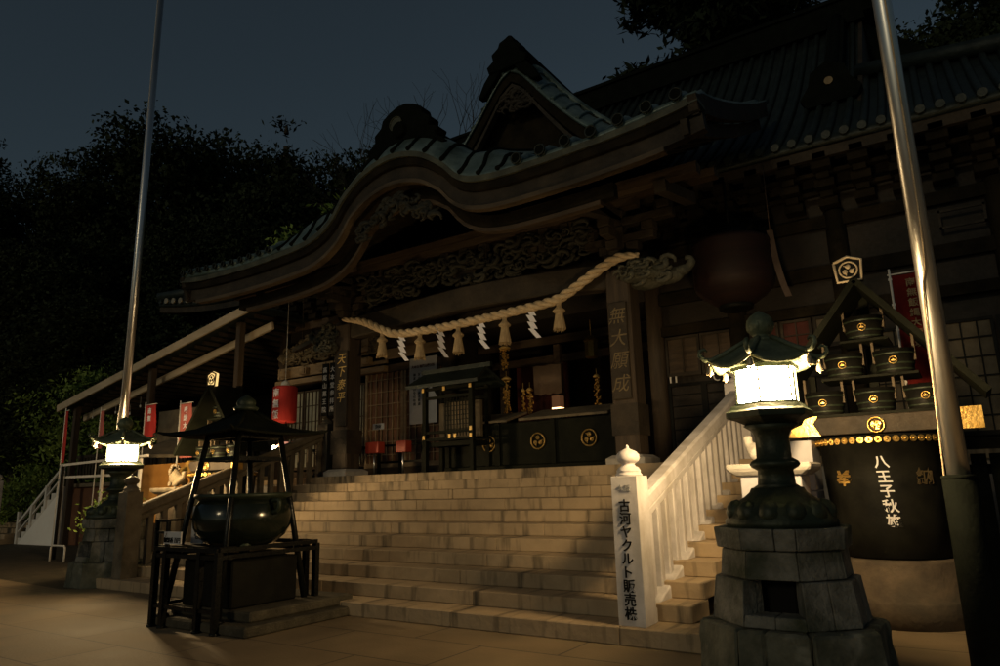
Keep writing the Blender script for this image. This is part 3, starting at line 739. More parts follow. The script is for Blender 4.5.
mb = MB(); mb.band(*clip(offs(.585, .66), -14.6, -3.2), EY + .06, EY + .22); mb.build('gable_board_rim', 'rimwood', T)
mb = MB(); mb.band(*clip(offs(.62, .86), -13.6, -4.0), EY + .5, EY + .66); mb.build('inner_gable_board', 'eave', T)
mb = MB(); mb.band(*clip(offs(.865, .94), -13.4, -4.2), EY + .47, EY + .62); mb.build('inner_board_rim', 'woodx', T)
# pendant carving under the apex
rr = random.Random(9)
mb = MB()
def pend(r):
    a = r.uniform(-1, 1); return (XC + a * .95, EY + .22 + r.uniform(-.05, .05), 7.0 - abs(a) * .5 + r.uniform(-.16, .12))
swirls(mb, 90, pend, 3, .034, .13)
mb.build('pendant_carving', 'greycarve', T)
# curved ceiling under the gable porch + rafters
mb = MB(); sheet(mb, PXs[3:-3], [EY + .5 + .35 * k for k in range(12)], lambda x, y: porchz(x, y) - .32, .04); mb.build('porch_ceiling', 'wood', T)
mb = MB(); x = -14.7
while x < -2.9:
    if not (-10.5 < x < -6.5):
        ys = [EY + .34, 11.2, 13.4]; 
        for a, b in zip(ys, ys[1:]): mb.bar((x, a, porchz(x, a) - .42), (x, b, porchz(x, b) - .42), .09, .12)
    x += .27
mb.build('porch_rafters', 'wood', T)
# side verge board (right) and left
for xs, n in ((-2.66, 0), (-15.1, 1)):
    mb = MB()
    for a, b in zip(ysp[::2], ysp[2::2]):
        mb.bar((xs, a, porchz(xs, a) - .2), (xs, b, porchz(xs, b) - .2), .14, .3); mb.bar((xs + (.15 if n else -.15), a, porchz(xs, a) - .5), (xs + (.15 if n else -.15), b, porchz(xs, b) - .5), .1, .22)
    mb.build('side_verge_board', 'wood', T)
# ridge-end ornament on the undulating gable, with crest disc
orn = MB()
prof = [(-.95, -.3), (-1.08, -.12), (-.86, .05), (-.92, .2), (-.7, .3), (-.72, .48), (-.55, .6), (-.5, .76), (-.3, .88), (-.1, .95), (.1, .95), (.3, .88), (.5, .76), (.55, .6), (.72, .48), (.7, .3), (.92, .2), (.86, .05), (1.08, -.12), (.95, -.3), (.3, -.1), (-.3, -.1)]
orn.prism([(XC + a, 8.12 + b) for a, b in prof], EY + .3, EY + .62)
orn.box(XC - .3, XC + .3, EY + .42, EY + 4.4, 7.9, 8.42); orn.tube([(XC, EY + .2, 8.5), (XC, EY + 4.4, 8.5)], .16, 12)
for s in (-1, 1):
    for k in range(5): orn.ball((XC + s * (.55 + .09 * k), EY + .4, 8.25 - .12 * k + .1 * (k % 2)), .13, (1, .8, 1), 8, 6)
oo = orn.build('ridge_ornament', 'sleeve', T, bevel=.02)
mb = MB(); mb.cyl((XC - .1, EY + .26, 8.66), (XC - .1, EY + .3, 8.66), .15, .15, 20); mb.tube([(XC - .1 + .15 * math.cos(a), EY + .255, 8.66 + .15 * math.sin(a)) for a in [2 * PI * k / 20 for k in range(21)]], .014, 5); mb.build('crest_disc', 'tileedge', oo)

# --- main roof
EYM, RY, RZ = 13.3, 20.0, 14.0
XL, XR = -23.2, 9.5
GL, GR = -15.8, -1.0
def mainz(x, y):
    t = (y - EYM) / (RY - EYM)
    e = 7.75 + .5 * max(0, (abs(x + 6.85) - 11) / 5.35) ** 2
    return e + (RZ - 7.75) * (.72 * t + .28 * t * t) - (e - 7.75) * min(1, t * 2.5)
def ytop(x):
    if x < GL: return EYM + .05 + (x - XL) / (GL - XL) * 3.4
    if x > GR: return EYM + .05 + (XR - x) / (XR - GR) * 3.4
    return RY
mb = MB(); ty = 12
def col(x): return [EYM + (ytop(x) - EYM) * k / ty for k in range(ty + 1)]
xsm = [XL + (GL - XL) * k / 10 for k in range(11)], [GL + (GR - GL) * k / 24 for k in range(25)], [GR + (XR - GR) * k / 12 for k in range(13)]
for seg, fixed in ((xsm[0], None), (xsm[1], RY), (xsm[2], None)):
    nx = len(seg); vs = []
    for x in seg:
        yt = ytop(x) if fixed is None else RY
        if fixed is None and x in (GL, GR): yt = EYM + 3.45
        for k in range(ty + 1):
            y = EYM + (yt - EYM) * k / ty; vs.append((x, y, mainz(x, y)))
    m0 = len(vs); vs += [(a, b, c - .14) for a, b, c in vs]; fs = []
    for i in range(nx - 1):
        for k in range(ty):
            q = [i * (ty + 1) + k, (i + 1) * (ty + 1) + k, (i + 1) * (ty + 1) + k + 1, i * (ty + 1) + k + 1]; fs.append(tuple(q)); fs.append(tuple(m0 + w for w in q[::-1]))
        a, b = i * (ty + 1), (i + 1) * (ty + 1); fs.append((a, m0 + a, m0 + b, b)); a += ty; b += ty; fs.append((a, b, m0 + b, m0 + a))
    mb.add(vs, fs, True)
# rear slope and side walls of the gable so the roof has its volume
mb.add([(GL, RY, RZ), (GR, RY, RZ), (XR, 27, 7.75), (XL, 27, 7.75)], [(0, 1, 2, 3)])
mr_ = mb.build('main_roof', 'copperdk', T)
mb = MB(); mq = MB(); x = XL + .15
while x < XR - .1:
    yt = ytop(x); ys = [EYM - .03 + (yt - EYM) * k / 10 for k in range(11)]
    mb.tube([(x, y, mainz(x, y) + .03) for y in ys], .078, 6)
    mb.cyl((x, EYM - .075, mainz(x, EYM) + .03), (x, EYM - .03, mainz(x, EYM) + .03), .08, .08, 10)
    x += .3
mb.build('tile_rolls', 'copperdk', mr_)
# main ridge
mb = MB(); mb.box(GL - .3, GR + .3, RY - .28, RY + .28, RZ - .1, RZ + .62); mb.box(GL - .4, GR + .4, RY - .36, RY + .36, RZ + .62, RZ + .70); mb.tube([(GL - .4, RY, RZ + .8), (GR + .4, RY, RZ + .8)], .15, 10)
for x in (GL - .3, GR + .3): mb.prism([(RY - .6, RZ - .1), (RY - .75, RZ + .2), (RY - .5, RZ + .6), (RY - .35, RZ + 1.0), (RY, RZ + 1.25), (RY + .35, RZ + 1.0), (RY + .5, RZ + .6), (RY + .75, RZ + .2), (RY + .6, RZ - .1)], x - .12, x + .12, 'x')
mb.build('main_ridge', 'sleeve', mr_)
# descending ridges with end ornaments
for x, s in ((GR - .5, 1), (GL + .5, -1)):
    mb = MB(); ys = [RY - .3, 18.6, 17.4, 16.4, 15.7]
    for a, b in zip(ys, ys[1:]): mb.bar((x, a, mainz(x, a) + .24), (x, b, mainz(x, b) + .24), .4, .42)
    mb.tube([(x, y, mainz(x, y) + .5) for y in ys], .13, 8)
    z = mainz(x, 15.65)
    mb.prism([(x - .5, z), (x - .62, z + .22), (x - .42, z + .5), (x - .35, z + .8), (x, z + 1.0), (x + .35, z + .8), (x + .42, z + .5), (x + .62, z + .22), (x + .5, z)], 15.5, 15.72)
    d = mb.build('descending_ridge', 'sleeve', mr_)
    mb = MB(); mb.cyl((x, 15.46, z + .5), (x, 15.5, z + .5), .09, .09, 16); mb.build('crest_disc', 'dullgold', d)
    mb = MB(); xe, ye = (XR, EYM) if s > 0 else (XL, EYM); xs_, ys_ = (GR, EYM + 3.45) if s > 0 else (GL, EYM + 3.45)
    P_ = [(xs_ + (xe - xs_) * k / 6, ys_ + (ye - ys_) * k / 6) for k in range(7)]
    mb.tube([(a, b, mainz(a, b) + .18) for a, b in P_], .2, 8); mb.build('hip_ridge', 'copperdk', mr_)
# irimoya gable ends
for x in (GL, GR):
    mb = MB(); mb.add([(x, 15.4, mainz(x, 15.4)), (x, RY, RZ), (x, 24.6, mainz(x, 15.4)), (x + (.1 if x > -5 else -.1), 15.4, mainz(x, 15.4)), (x + (.1 if x > -5 else -.1), RY, RZ), (x + (.1 if x > -5 else -.1), 24.6, mainz(x, 15.4))],
                      [(0, 1, 2), (3, 5, 4), (0, 3, 4, 1), (1, 4, 5, 2), (2, 5, 3, 0)]); mb.build('gable_wall', 'wood', T)
# main eave rafters and fascia
mb = MB(); mb2 = MB(); x = XL + .4
while x < XR - .3:
    mb.bar((x, EYM + .12, mainz(x, EYM) - .28), (x, 14.6, 7.95), .1, .13); mb2.bar((x, EYM + .7, mainz(x, EYM) - .42), (x, 14.6, 7.62), .1, .13)
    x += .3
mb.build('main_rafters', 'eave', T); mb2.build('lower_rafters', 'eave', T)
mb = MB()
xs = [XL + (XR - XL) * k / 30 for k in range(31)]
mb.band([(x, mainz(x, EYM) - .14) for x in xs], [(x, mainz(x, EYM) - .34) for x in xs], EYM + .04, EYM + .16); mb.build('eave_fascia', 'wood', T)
# left eave corner discs, pale in colour so the tail looks lit
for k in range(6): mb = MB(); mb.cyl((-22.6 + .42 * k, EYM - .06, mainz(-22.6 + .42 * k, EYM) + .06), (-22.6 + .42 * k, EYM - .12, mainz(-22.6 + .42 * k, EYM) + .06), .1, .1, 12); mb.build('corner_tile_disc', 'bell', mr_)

# --- triangular dormer gable
DX, DY = -8.75, 14.1
dp = smooth_curve([(-4.0, 9.35, 0), (-3.0, 9.85, 0), (-2.0, 10.65, 0), (-1.1, 11.65, 0), (-.4, 12.55, 0), (0, 12.85, 0)], 4)
half = [(p.x, p.y) for p in dp]; full = half + [(-a, b) for a, b in half[-2::-1]]
def dz(x): return interp(-abs(x), half)
mb = MB(); dyy = [DY - .1, DY, DY + .12, DY + .26, DY + .42, DY + .6, DY + .85, 15.5, 17, 18.4]
dfz = lambda x, y: dz(x - DX) - .5 * (1 - math.sin(max(0, min(1, (y - DY + .1) / .9)) * PI / 2))
sheet(mb, [DX + a for a, b in full], dyy, dfz, .1); dg = mb.build('dormer_roof', 'copper', T)
mb = MB()
for s in (-1, 1):
    for k in range(13):
        d = .2 + k * .34
        mb.tube([(DX + s * d, y, dfz(DX + d, y) + .01) for y in dyy[:7]], .05, 8)
    for y in (DY + .98, DY + 1.34, DY + 1.7, DY + 2.1, DY + 2.5, DY + 2.9): mb.tube([(DX + s * a * -1, y, b + .04) for a, b in half], .085, 6)
    mb.tube([(DX - s * a, DY + .86, b + .06) for a, b in half], .10, 8)
mb.build('tile_rolls', 'copper', dg)
mb = MB(); mb.band([(DX + a, b - .58) for a, b in full], [(DX + a * .95, b - .86) for a, b in full], DY - .04, DY + .12); mb.build('dormer_gable_board', 'eave', T)
mb = MB(); mb.band([(DX + a * .93, b - .90) for a, b in full], [(DX + a * .90, b - 1.0) for a, b in full], DY + .0, DY + .18); mb.build('dormer_board_rim', 'wood', T)
mb = MB(); mb.prism([(DX - 3.6, 9.2), (DX, 12.4), (DX + 3.6, 9.2)], DY + .5, DY + .7); mb.build('dormer_wall', 'eave', T)
mb = MB()
swirls(mb, 26, lambda r: (DX + r.uniform(-.5, .5), DY + .1, 11.6 + r.uniform(-.4, .1)), 6, .05, .18)
mb.build('dormer_pendant', 'wood', T)
mb = MB(); mb.box(DX - .22, DX + .22, DY - .05, 19, 12.8, 13.15); mb.tube([(DX, DY - .1, 13.2), (DX, 19.2, 13.2)], .13, 8)
mb.prism([(DX + a, 12.28 + b * 1.1) for a, b in ((-.55, 0), (-.62, .2), (-.42, .32), (-.46, .5), (-.25, .62), (-.2, .74), (.0, .8), (.2, .74), (.25, .62), (.46, .5), (.42, .32), (.62, .2), (.55, 0))], DY - .25, DY + .05)
for s in (-1, 1):
    mb.prism([(DX + s * .4, 12.5), (DX + s * .75, 12.1), (DX + s * .95, 11.72), (DX + s * .78, 11.7), (DX + s * .45, 12.0), (DX + s * .2, 12.3)], DY - .22, DY + .02)
mb.build('dormer_ridge', 'sleeve', dg, bevel=.02)

# --- porch columns, beams, brackets
CY = 11.75
for cx_, w in ((-12.15, .46), (-5.02, .46)):
    mb = MB(); mb.box(cx_ - w / 2, cx_ + w / 2, CY - w / 2, CY + w / 2, FZ + .16, 5.5); c = mb.build('porch_column', 'woodz', T, bevel=.03)
    mb = MB(); mb.add([(cx_ + sx * r, CY + sy * r, z) for z, r in ((FZ + .002, .36), (FZ + .1, .36), (FZ + .16, .27)) for sx, sy in ((-1, -1), (1, -1), (1, 1), (-1, 1))],
                      [(0, 3, 2, 1), (8, 9, 10, 11)] + [(a + i, a + (i + 1) % 4, a + 4 + (i + 1) % 4, a + 4 + i) for a in (0, 4) for i in range(4)]); mb.build('column_base', 'stone', c)
    mb = MB(); mb.box(cx_ - .255, cx_ + .255, CY - .255, CY + .255, FZ + .5, FZ + 1.05); mb.build('metal_band', 'wood', c)
for cx_, txt, z0, m in ((-12.05, '天下泰平', 4.78, 'goldp'), (-5.02, '無大願成', 4.78, 'dullgold')):
    b = MB(); b.box(cx_ - .17, cx_ + .17, CY - .30, CY - .235, 3.05, 4.82); bo = b.build('name_board', 'wood', T, bevel=.01)
    glyphs(txt, .27 if cx_ < -9 else .33, (cx_, CY - .302, z0), vertical=True, gap=1.12 if cx_ < -9 else 1.25, bold=.0, slant=.25).build('lettering', m, bo)
# two black hanging name boards left of the left column
for k, (x_, s) in enumerate(((-12.78, '高尾山薬王院'), (-12.52, '大本堂参拝所'))):
    t = thing('hanging_plaque', ('black hanging plaque with white characters, the left of the pair' if k == 0 else 'black hanging plaque with white characters nearest the left column'), 'plaque', (x_, CY - .1, 3.6), 'black plaques by the left porch column')
    mb = MB(); mb.box(x_ - .10, x_ + .10, CY - .14, CY - .1, 3.35, 4.62); mb.build('board', 'dark', t)
    mb = MB(); mb.tube([(x_, CY - .12, 4.62), (x_, CY - .12, 4.95)], .008, 5); mb.build('hanger', 'iron', t)
    glyphs(s, .15, (x_, CY - .142, 4.56), vertical=True, gap=1.28, bold=.0).build('lettering', 'board', t)
def carved_head(parent, x, y, z, s, name='carved_beam_end', m='headcarve', k=1.0):
    mb = MB(); r2 = random.Random(int(abs(x * 10) + s))
    mb.ball((x + s * .45 * k, y, z), .3 * k, (1.5, .8, .85), 14, 10); mb.ball((x + s * .85 * k, y, z - .06 * k), .2 * k, (1.4, .75, .8), 12, 8)
    mb.tube(smooth_curve([(x + s * 1.0 * k, y, z - .02), (x + s * 1.2 * k, y, z + .02), (x + s * 1.28 * k, y, z + .16 * k), (x + s * 1.18 * k, y, z + .22 * k)], 4), [.1 * k] * 4 + [.08 * k] * 4 + [.05 * k] * 5, 8)
    swirls(mb, 26, lambda r: (x + s * r.uniform(.1, .95) * k, y - .2 * k + r.uniform(-.05, .03), z + r.uniform(-.2, .22) * k), int(abs(x * 7)), .04 * k, .13 * k)
    return mb.build(name, m, parent)
mb = MB()
bp = smooth_curve([(-12.1, 5.62, 0), (-11, 5.68, 0), (-8.6, 5.80, 0), (-6.2, 5.72, 0), (-5.0, 5.62, 0)], 5)
mb.band([(p.x, p.y) for p in bp], [(p.x, p.y - .5) for p in bp], CY - .17, CY + .17); mb.build('rainbow_beam', 'wood', T, bevel=.03)
carved_head(T, -4.95, CY, 5.28, 1, k=1.0); carved_head(T, -12.2, CY, 5.3, -1, k=1.0)
carved_head(T, -4.95, CY - .25, 5.3, 1, k=.7); carved_head(T, -12.2, CY - .3, 4.95, -1, k=.6)
for x in (-12.1, -5.0):
    for s in (0,):
        mb = MB()
        for lev in range(3):
            z = 5.65 + lev * .34; w = .32 + lev * .38
            mb.box(x - w, x + w, CY - .1, CY + .1, z, z + .16); mb.box(x - .1, x + .1, CY - w, CY + w, z + .002, z + .158)
            for q in (-1, 0, 1):
                mb.box(x + q * w * .85 - .12, x + q * w * .85 + .12, CY - .13, CY + .13, z + .165, z + .33)
                if q: mb.box(x - .12, x + .12, CY + q * w * .85 - .13, CY + q * w * .85 + .13, z + .165, z + .33)
        mb.build('bracket_set', 'wood', T, bevel=.012)
for x in (-10.6, -8.6, -6.6):
    mb = MB()
    for lev in range(2):
        z = 6.0 + lev * .34; w = .3 + lev * .3
        mb.box(x - w, x + w, CY - .1, CY + .1, z, z + .16)
        for q in (-1, 0, 1): mb.box(x + q * w * .85 - .11, x + q * w * .85 + .11, CY - .13, CY + .13, z + .165, z + .33)
    mb.build('bracket_set', 'wood', T, bevel=.012)
mb = MB()
swirls(mb, 230, lambda r: (r.uniform(-11.6, -5.6), CY - .08 + r.uniform(-.1, .1), 5.92 + .6 * r.random()), 4, .036, .17)
mb.build('frieze_carving', 'greycarve', T)
mb = MB(); mb.box(-12.6, -4.6, CY - .12, CY + .12, 6.68, 6.84); mb.build('purlin', 'woodx', T); mb = MB(); mb.box(-14.4, -3.1, CY - .13, CY + .13, 6.85, 7.0); mb.build('purlin', 'woodx', T)
mb = MB(); 
for x in (-12.1, -5.0): mb = MB(); mb.bar((x, CY, 5.35), (x, 14.2, 6.0), .26, .36); mb.build('tie_beam', 'wood', T)
# front purlin carried by bracket arms out to the eave
for q in ((-14.6, -10.6, 6.25, 6.42), (-6.5, -3.0, 6.36, 6.54)): mb = MB(); mb.box(q[0], q[1], 10.25, 10.45, q[2], q[3]); mb.build('eave_purlin', 'woodx', T)
for x in (-12.1, -5.0, -13.6, -3.6): mb = MB(); mb.bar((x, CY, 6.55), (x, 10.2, 6.25), .2, .2); mb.build('bracket_arm', 'wood', T)

# --- front wall
WY = 14.2
wl = MB()
wl.box(-17.4, -11.0, WY, WY + .15, 5.2, 7.9); wl.box(-5.3, 12, WY, WY + .15, 4.75, 7.9); wl.box(-11, -5.3, WY, WY + .15, 5.5, 7.9)
wl.box(12, 12.2, WY, 24, FZ, 7.9); wl.box(-17.5, -17.35, WY, 24, FZ, 7.9)
wl.box(-5.3, 12, WY + .1, WY + .25, FZ, 4.75)
wl.build('front_wall', 'interior', T)
for x in (-17.4, -15.0, -11.0, -5.35, -3.6, -1.6, .95, 3.5, 6.5, 9.5, 12):
    mb = MB(); mb.cyl((x, WY - .02, FZ), (x, WY - .02, 6.6), .19, .18, 20); mb.build('wall_column', 'woodz' if x < -5 else 'eave', T)  # columns on the right get the darker wood, shaded by colour
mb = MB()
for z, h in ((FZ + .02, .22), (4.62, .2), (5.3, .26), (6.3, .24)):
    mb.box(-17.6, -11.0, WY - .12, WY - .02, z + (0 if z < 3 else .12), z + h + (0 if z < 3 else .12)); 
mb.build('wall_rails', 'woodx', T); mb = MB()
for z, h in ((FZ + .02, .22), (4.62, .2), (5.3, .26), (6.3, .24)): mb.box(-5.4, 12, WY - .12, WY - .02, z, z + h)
mb.build('wall_rails', 'eave', T)  # right rails in the same shade-darkened wood
mb = MB(); mb.box(-17.5, -13.0, WY - .2, WY - .13, 4.98, 5.3); mb.box(-17.5, -13, WY - .3, WY - .14, 4.75, 4.9); mb.build('pale_lintel', 'pale', T)
mb = MB(); mb.box(-13.95, -11.2, WY - .2, WY - .13, 5.08, 5.36); mb.box(-13.9, -13.5, WY - .4, WY - .2, 5.36, 5.75); mb.box(-12.4, -11.9, WY - .4, WY - .2, 5.36, 5.6); mb.build('door_lintel', 'pale', T)
# carved frieze above the left wall
mb = MB()
def frz(r):
    x = r.uniform(-17.2, -13.2); return (x, WY - .24 + r.uniform(-.1, .04), 5.42 + .66 * r.random() * min(1, (x + 17.8) / 1.6))
swirls(mb, 330, frz, 5, .034, .16)
mb.build('left_frieze_carving', 'carve', T)
for x in np.arange(-17.2, -13.2, .85):
    mb = MB(); mb.box(x, x + .28, WY - .36, WY - .2, 5.0, 5.2); mb.box(x + .04, x + .24, WY - .4, WY - .36, 5.03, 5.17); mb.build('bearing_block', 'pale', T)
mb = MB()
for lev in range(3):
    for x in np.arange(-17.3, 12, .62):
        if -14.8 < x < -2.8 and False: continue
        mb.box(x, x + .34, WY - .35 - lev * .22, WY - .05, 6.65 + lev * .3, 6.8 + lev * .3)
        mb.box(x + .06, x + .28, WY - .42 - lev * .22, WY - .3 - lev * .22, 6.8 + lev * .3, 6.92 + lev * .3)
    mb.box(-17.5, 12, WY - .3 - lev * .22, WY - .18 - lev * .22, 6.93 + lev * .3 - .02, 6.97 + lev * .3 + .02)
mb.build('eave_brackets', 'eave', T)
def lattice(x0, x1, z0, z1, nx, nz, fm, pm, name, y=WY - .02, fw=.05, th=.04, label=None):
    f = MB(); f.box(x0, x1, y - th, y, z0, z0 + fw * 1.6); f.box(x0, x1, y - th, y, z1 - fw, z1); f.box(x0, x0 + fw, y - th + .001, y, z0, z1); f.box(x1 - fw, x1, y - th + .001, y, z0, z1)
    for i in range(1, nx): x = x0 + (x1 - x0) * i / nx; f.box(x - .012, x + .012, y - th * .8, y, z0, z1)
    for j in range(1, nz): z = z0 + (z1 - z0) * j / nz; f.box(x0, x1, y - th * .7, y - .002, z - .012, z + .012)
    o = f.build(name, fm, T, label=label); p = MB(); p.box(x0 + .01, x1 - .01, y + .004, y + .02, z0 + .01, z1 - .01); p.build('panel', pm, o); return o
for k in range(3):
    lattice(-17.15 + k * .71, -16.47 + k * .71, FZ + .3, 4.55, 4, 5, 'woodx', 'shoji', 'shoji_door')
for k in range(2): lattice(-14.75 + k * .42, -14.36 + k * .42, FZ + .3, 4.55, 3, 5, 'woodx', 'shoji', 'shoji_door')
for k in range(2):
    lattice(-13.9 + k * 1.42, -12.5 + k * 1.42, FZ + .25, 4.9, 7, 8, 'pale', 'brownply', 'lattice_door', fw=.08, th=.06)
for k in range(2): lattice(-5.15 + k * .75, -4.42 + k * .75, 3.75, 4.6, 2, 1, 'wood', 'woodx', 'upper_panel')
for k, (a, b) in enumerate(((-5.15, -4.4), (-4.4, -3.75), (-3.4, -2.6), (-2.6, -1.8))):
    lattice(a, b, FZ + .25, 3.6 if k < 2 else 3.9, 1, 6 if k < 2 else 4, 'dark', 'interior', 'dark_shutter', fw=.06)
for k in range(3): lattice(-3.4 + k * .6, -2.84 + k * .6, 4.0, 4.6, 2, 2, 'wood', 'interiorred' if k < 2 else 'thatch', 'upper_window')
for k in range(3): lattice(.02 + k * 1.0 - 1.4 + .0, .98 + k - 1.4, FZ + .3, 4.2, 4, 6, 'dark', 'thatch', 'pale_lattice_window')
for k in range(5): lattice(2 + k * 1.3, 3.2 + k * 1.3, FZ + .3, 4.2, 4, 6, 'dark', 'thatch', 'lattice_window')

# hanging outline beam tail near left porch (curved white-edged carved strut)
mb = MB(); q = smooth_curve([(-14.9, 5.3, 0), (-14.4, 5.4, 0), (-13.9, 5.55, 0), (-13.5, 5.85, 0), (-13.0, 6.0, 0)], 4)
mb.band([(p.x, p.y + .1) for p in q], [(p.x, p.y - .02) for p in q], 12.35, 12.5); mb.build('curved_strut', 'thatch', T)
mb = MB(); mb.tube([(-14.6, 12.42, 5.3), (-14.6, 12.42, 7.0)], .008, 5); mb.build('hanging_wire', 'thatch', T)

# --- recessed inner sanctuary
mb = MB(); mb.box(-11, -10.9, WY + .15, 17.5, FZ, 5.8); mb.box(-5.4, -5.3, WY + .26, 17.5, FZ, 5.8); mb.box(-11, -5.3, 17.5, 17.6, FZ, 5.8); mb.box(-11, -5.3, WY + .16, 17.5, 5.5, 5.6); mb.build('sanctuary_walls', 'interior', T)
mb = MB(); mb.box(-10.2, -8.6, 16.2, 16.26, 2.9, 4.9); mb.build('red_hanging_panel', 'interiorred', T)
mb = MB(); mb.box(-10.8, -5.5, 15.9, 16.0, 4.75, 4.95); mb.box(-10.8, -5.5, 15.2, 15.3, 5.1, 5.3)
for x in (-10.4, -8.7, -7.1, -5.7): mb.box(x - .09, x + .09, 15.8, 15.98, FZ, 5.2)
mb.build('sanctuary_frame', 'woodx', T)
def gold_garland(x, y, z0, z1, label, w=.12, seed=1, n=60):
    t = thing('gold_hanging', label, 'ornament', (x, y, z0), 'gold hangings inside the hall'); r2 = random.Random(seed)
    mb = MB()
    for k in range(n):
        z = z0 + (z1 - z0) * (k + .5) / n; mb.ball((x + r2.uniform(-w, w) * .8, y + r2.uniform(-.05, .05), z), r2.uniform(.018, .04), (1, .6, 1), 6, 4)
    mb.build('gold_leaves', 'gold', t)
    mb = MB(); mb.tube([(x, y, z0), (x, y, z1 + .2)], .01, 5); mb.lathe((x, y, z1), [(w, -.03), (w * 1.1, 0), (w * .4, .06)], 12); mb.build('cord', 'goldp', t)
gold_garland(-9.72, 14.9, 4.55, 5.1, 'short gold hanging ornament at the upper left of the altar opening', .14, 1, 60)
gold_garland(-9.73, 14.95, 3.35, 4.3, 'long gold hanging ornament left of the brown cloth', .12, 2, 80)
gold_garland(-9.25, 15.3, 3.4, 4.0, 'small gold hanging left of the lit candle lantern', .09, 3, 40)
gold_garland(-9.45, 15.3, 3.4, 4.0, 'thin faint gold hanging beside the red panel', .05, 4, 30)
gold_garland(-7.35, 15.3, 3.45, 4.15, 'small gold hanging right of the lit candle lantern', .08, 5, 45)
gold_garland(-6.3, 14.7, 3.9, 4.9, 'sparse glinting gold hanging beside the right column', .2, 6, 26)
t = thing('gold_lantern', 'square gold hanging lantern in the dark altar opening', 'lantern', (-7.3, 15, 4.6))
mb = MB(); mb.lathe((-7.3, 15, 4.55), [(.12, 0), (.16, .03), (.16, .4), (.2, .43), (.05, .55)], 8, False); mb.build('body', mat('dull_gold', (.3, .22, .06), (.18, .12, .03), 5, .5, metal=.4), t)
mb = MB(); mb.tube([(-7.3, 15, 5.1), (-7.3, 15, 5.5)], .01, 5); mb.build('chain', 'goldp', t)
t = thing('hanging_cloth', 'square brown cloth hanging in the middle of the altar opening', 'cloth', (-8.5, 14.9, 3.7))
mb = MB(); n = 12; top = [(-8.88 + .78 * k / n, 4.5 + .012 * math.sin(k)) for k in range(n + 1)]; bot = [(-8.86 + .76 * k / n, 3.78 + .02 * math.sin(k * 1.7)) for k in range(n + 1)]
mb.band(top, bot, 14.88, 14.9); mb.build('fabric', 'cloth', t); mb = MB(); mb.tube([(-8.95, 14.9, 4.52), (-8.05, 14.9, 4.52)], .015, 6); mb.build('rod', 'wood', t)
t = thing('candle_lantern', 'small glowing paper candle lantern standing above the offertory box', 'lantern', (-8.0, 14.5, 3.1))
mb = MB(); mb.box(-8.11, -7.89, 14.4, 14.6, 3.24, 3.38); mb.build('lit_base', 'candle', t); mb = MB(); mb.box(-8.11, -7.89, 14.4, 14.6, 3.382, 3.66); mb.build('paper_body', 'candledim', t)
mb = MB(); mb.box(-8.14, -7.86, 14.37, 14.63, 3.66, 3.69); mb.box(-8.14, -7.86, 14.37, 14.63, 3.1, 3.235); mb.build('frame', 'dark', t)
t = thing('altar_table', 'dark altar table behind the offertory boxes carrying the candle lantern', 'table', (-8.2, 14.6, FZ))
mb = MB(); mb.box(-9.9, -6.6, 14.3, 14.95, 2.98, 3.1); mb.build('top', 'dark', t)
for x in (-9.8, -6.7):
    for y in (14.36, 14.88): mb = MB(); mb.box(x - .05, x + .05, y - .05, y + .05, FZ, 2.98); mb.build('leg', 'dark', t)

# offertory boxes
t = thing('offertory_box', 'long dark offertory box with slatted top and three gold crests', 'offertory box', (-8.3, 13.0, FZ))
mb = MB(); mb.box(-10.0, -5.85, 12.85, 13.75, FZ + .12, 2.95)
mb.box(-10.08, -5.77, 12.78, 13.8, FZ + .002, FZ + .12); mb.build('body', 'green', t, bevel=.015)
for k in range(4): mb = MB(); x = -10.0 + k * 1.383; mb.box(x - .06, x + .06, 12.80, 12.85, FZ + .12, 2.95); mb.build('post', 'green', t)
for k in range(2):
    mb = MB(); xa, xb = (-9.95, -8.35) if k == 0 else (-8.05, -5.95)
    mb.add([(xa, 12.8, 2.97), (xb, 12.8, 2.97), (xb - .05, 13.75, 3.22), (xa + .05, 13.75, 3.22), (xa, 12.8, 3.02), (xb, 12.8, 3.02), (xb - .05, 13.75, 3.27), (xa + .05, 13.75, 3.27)],
           [(0, 3, 2, 1), (4, 5, 6, 7), (0, 1, 5, 4), (1, 2, 6, 5), (2, 3, 7, 6), (3, 0, 4, 7)]); mb.build('slanted_lid', 'thatch', t)
def crest(mb, x, y, z, r, lobes=3):
    mb.tube([(x + r * math.cos(a), y, z + r * math.sin(a)) for a in [2 * PI * k / 28 for k in range(29)]], r * .11, 6, cap=False)
    for k in range(lobes):
        a = PI / 2 + 2 * PI * k / lobes; c = (x + r * .42 * math.cos(a), z + r * .42 * math.sin(a))
        mb.ball((c[0], y, c[1]), r * .3, (1, .35, 1), 10, 6)
        mb.tube([(c[0], y, c[1]), (x + r * .75 * math.cos(a + .7), y, z + r * .75 * math.sin(a + .7))], [r * .2, r * .05], 6)
for x in (-8.85, -7.6, -6.4):
    mb = MB(); crest(mb, x, 12.83, 2.52, .165); mb.build('gold_crest', 'crestgold', t)

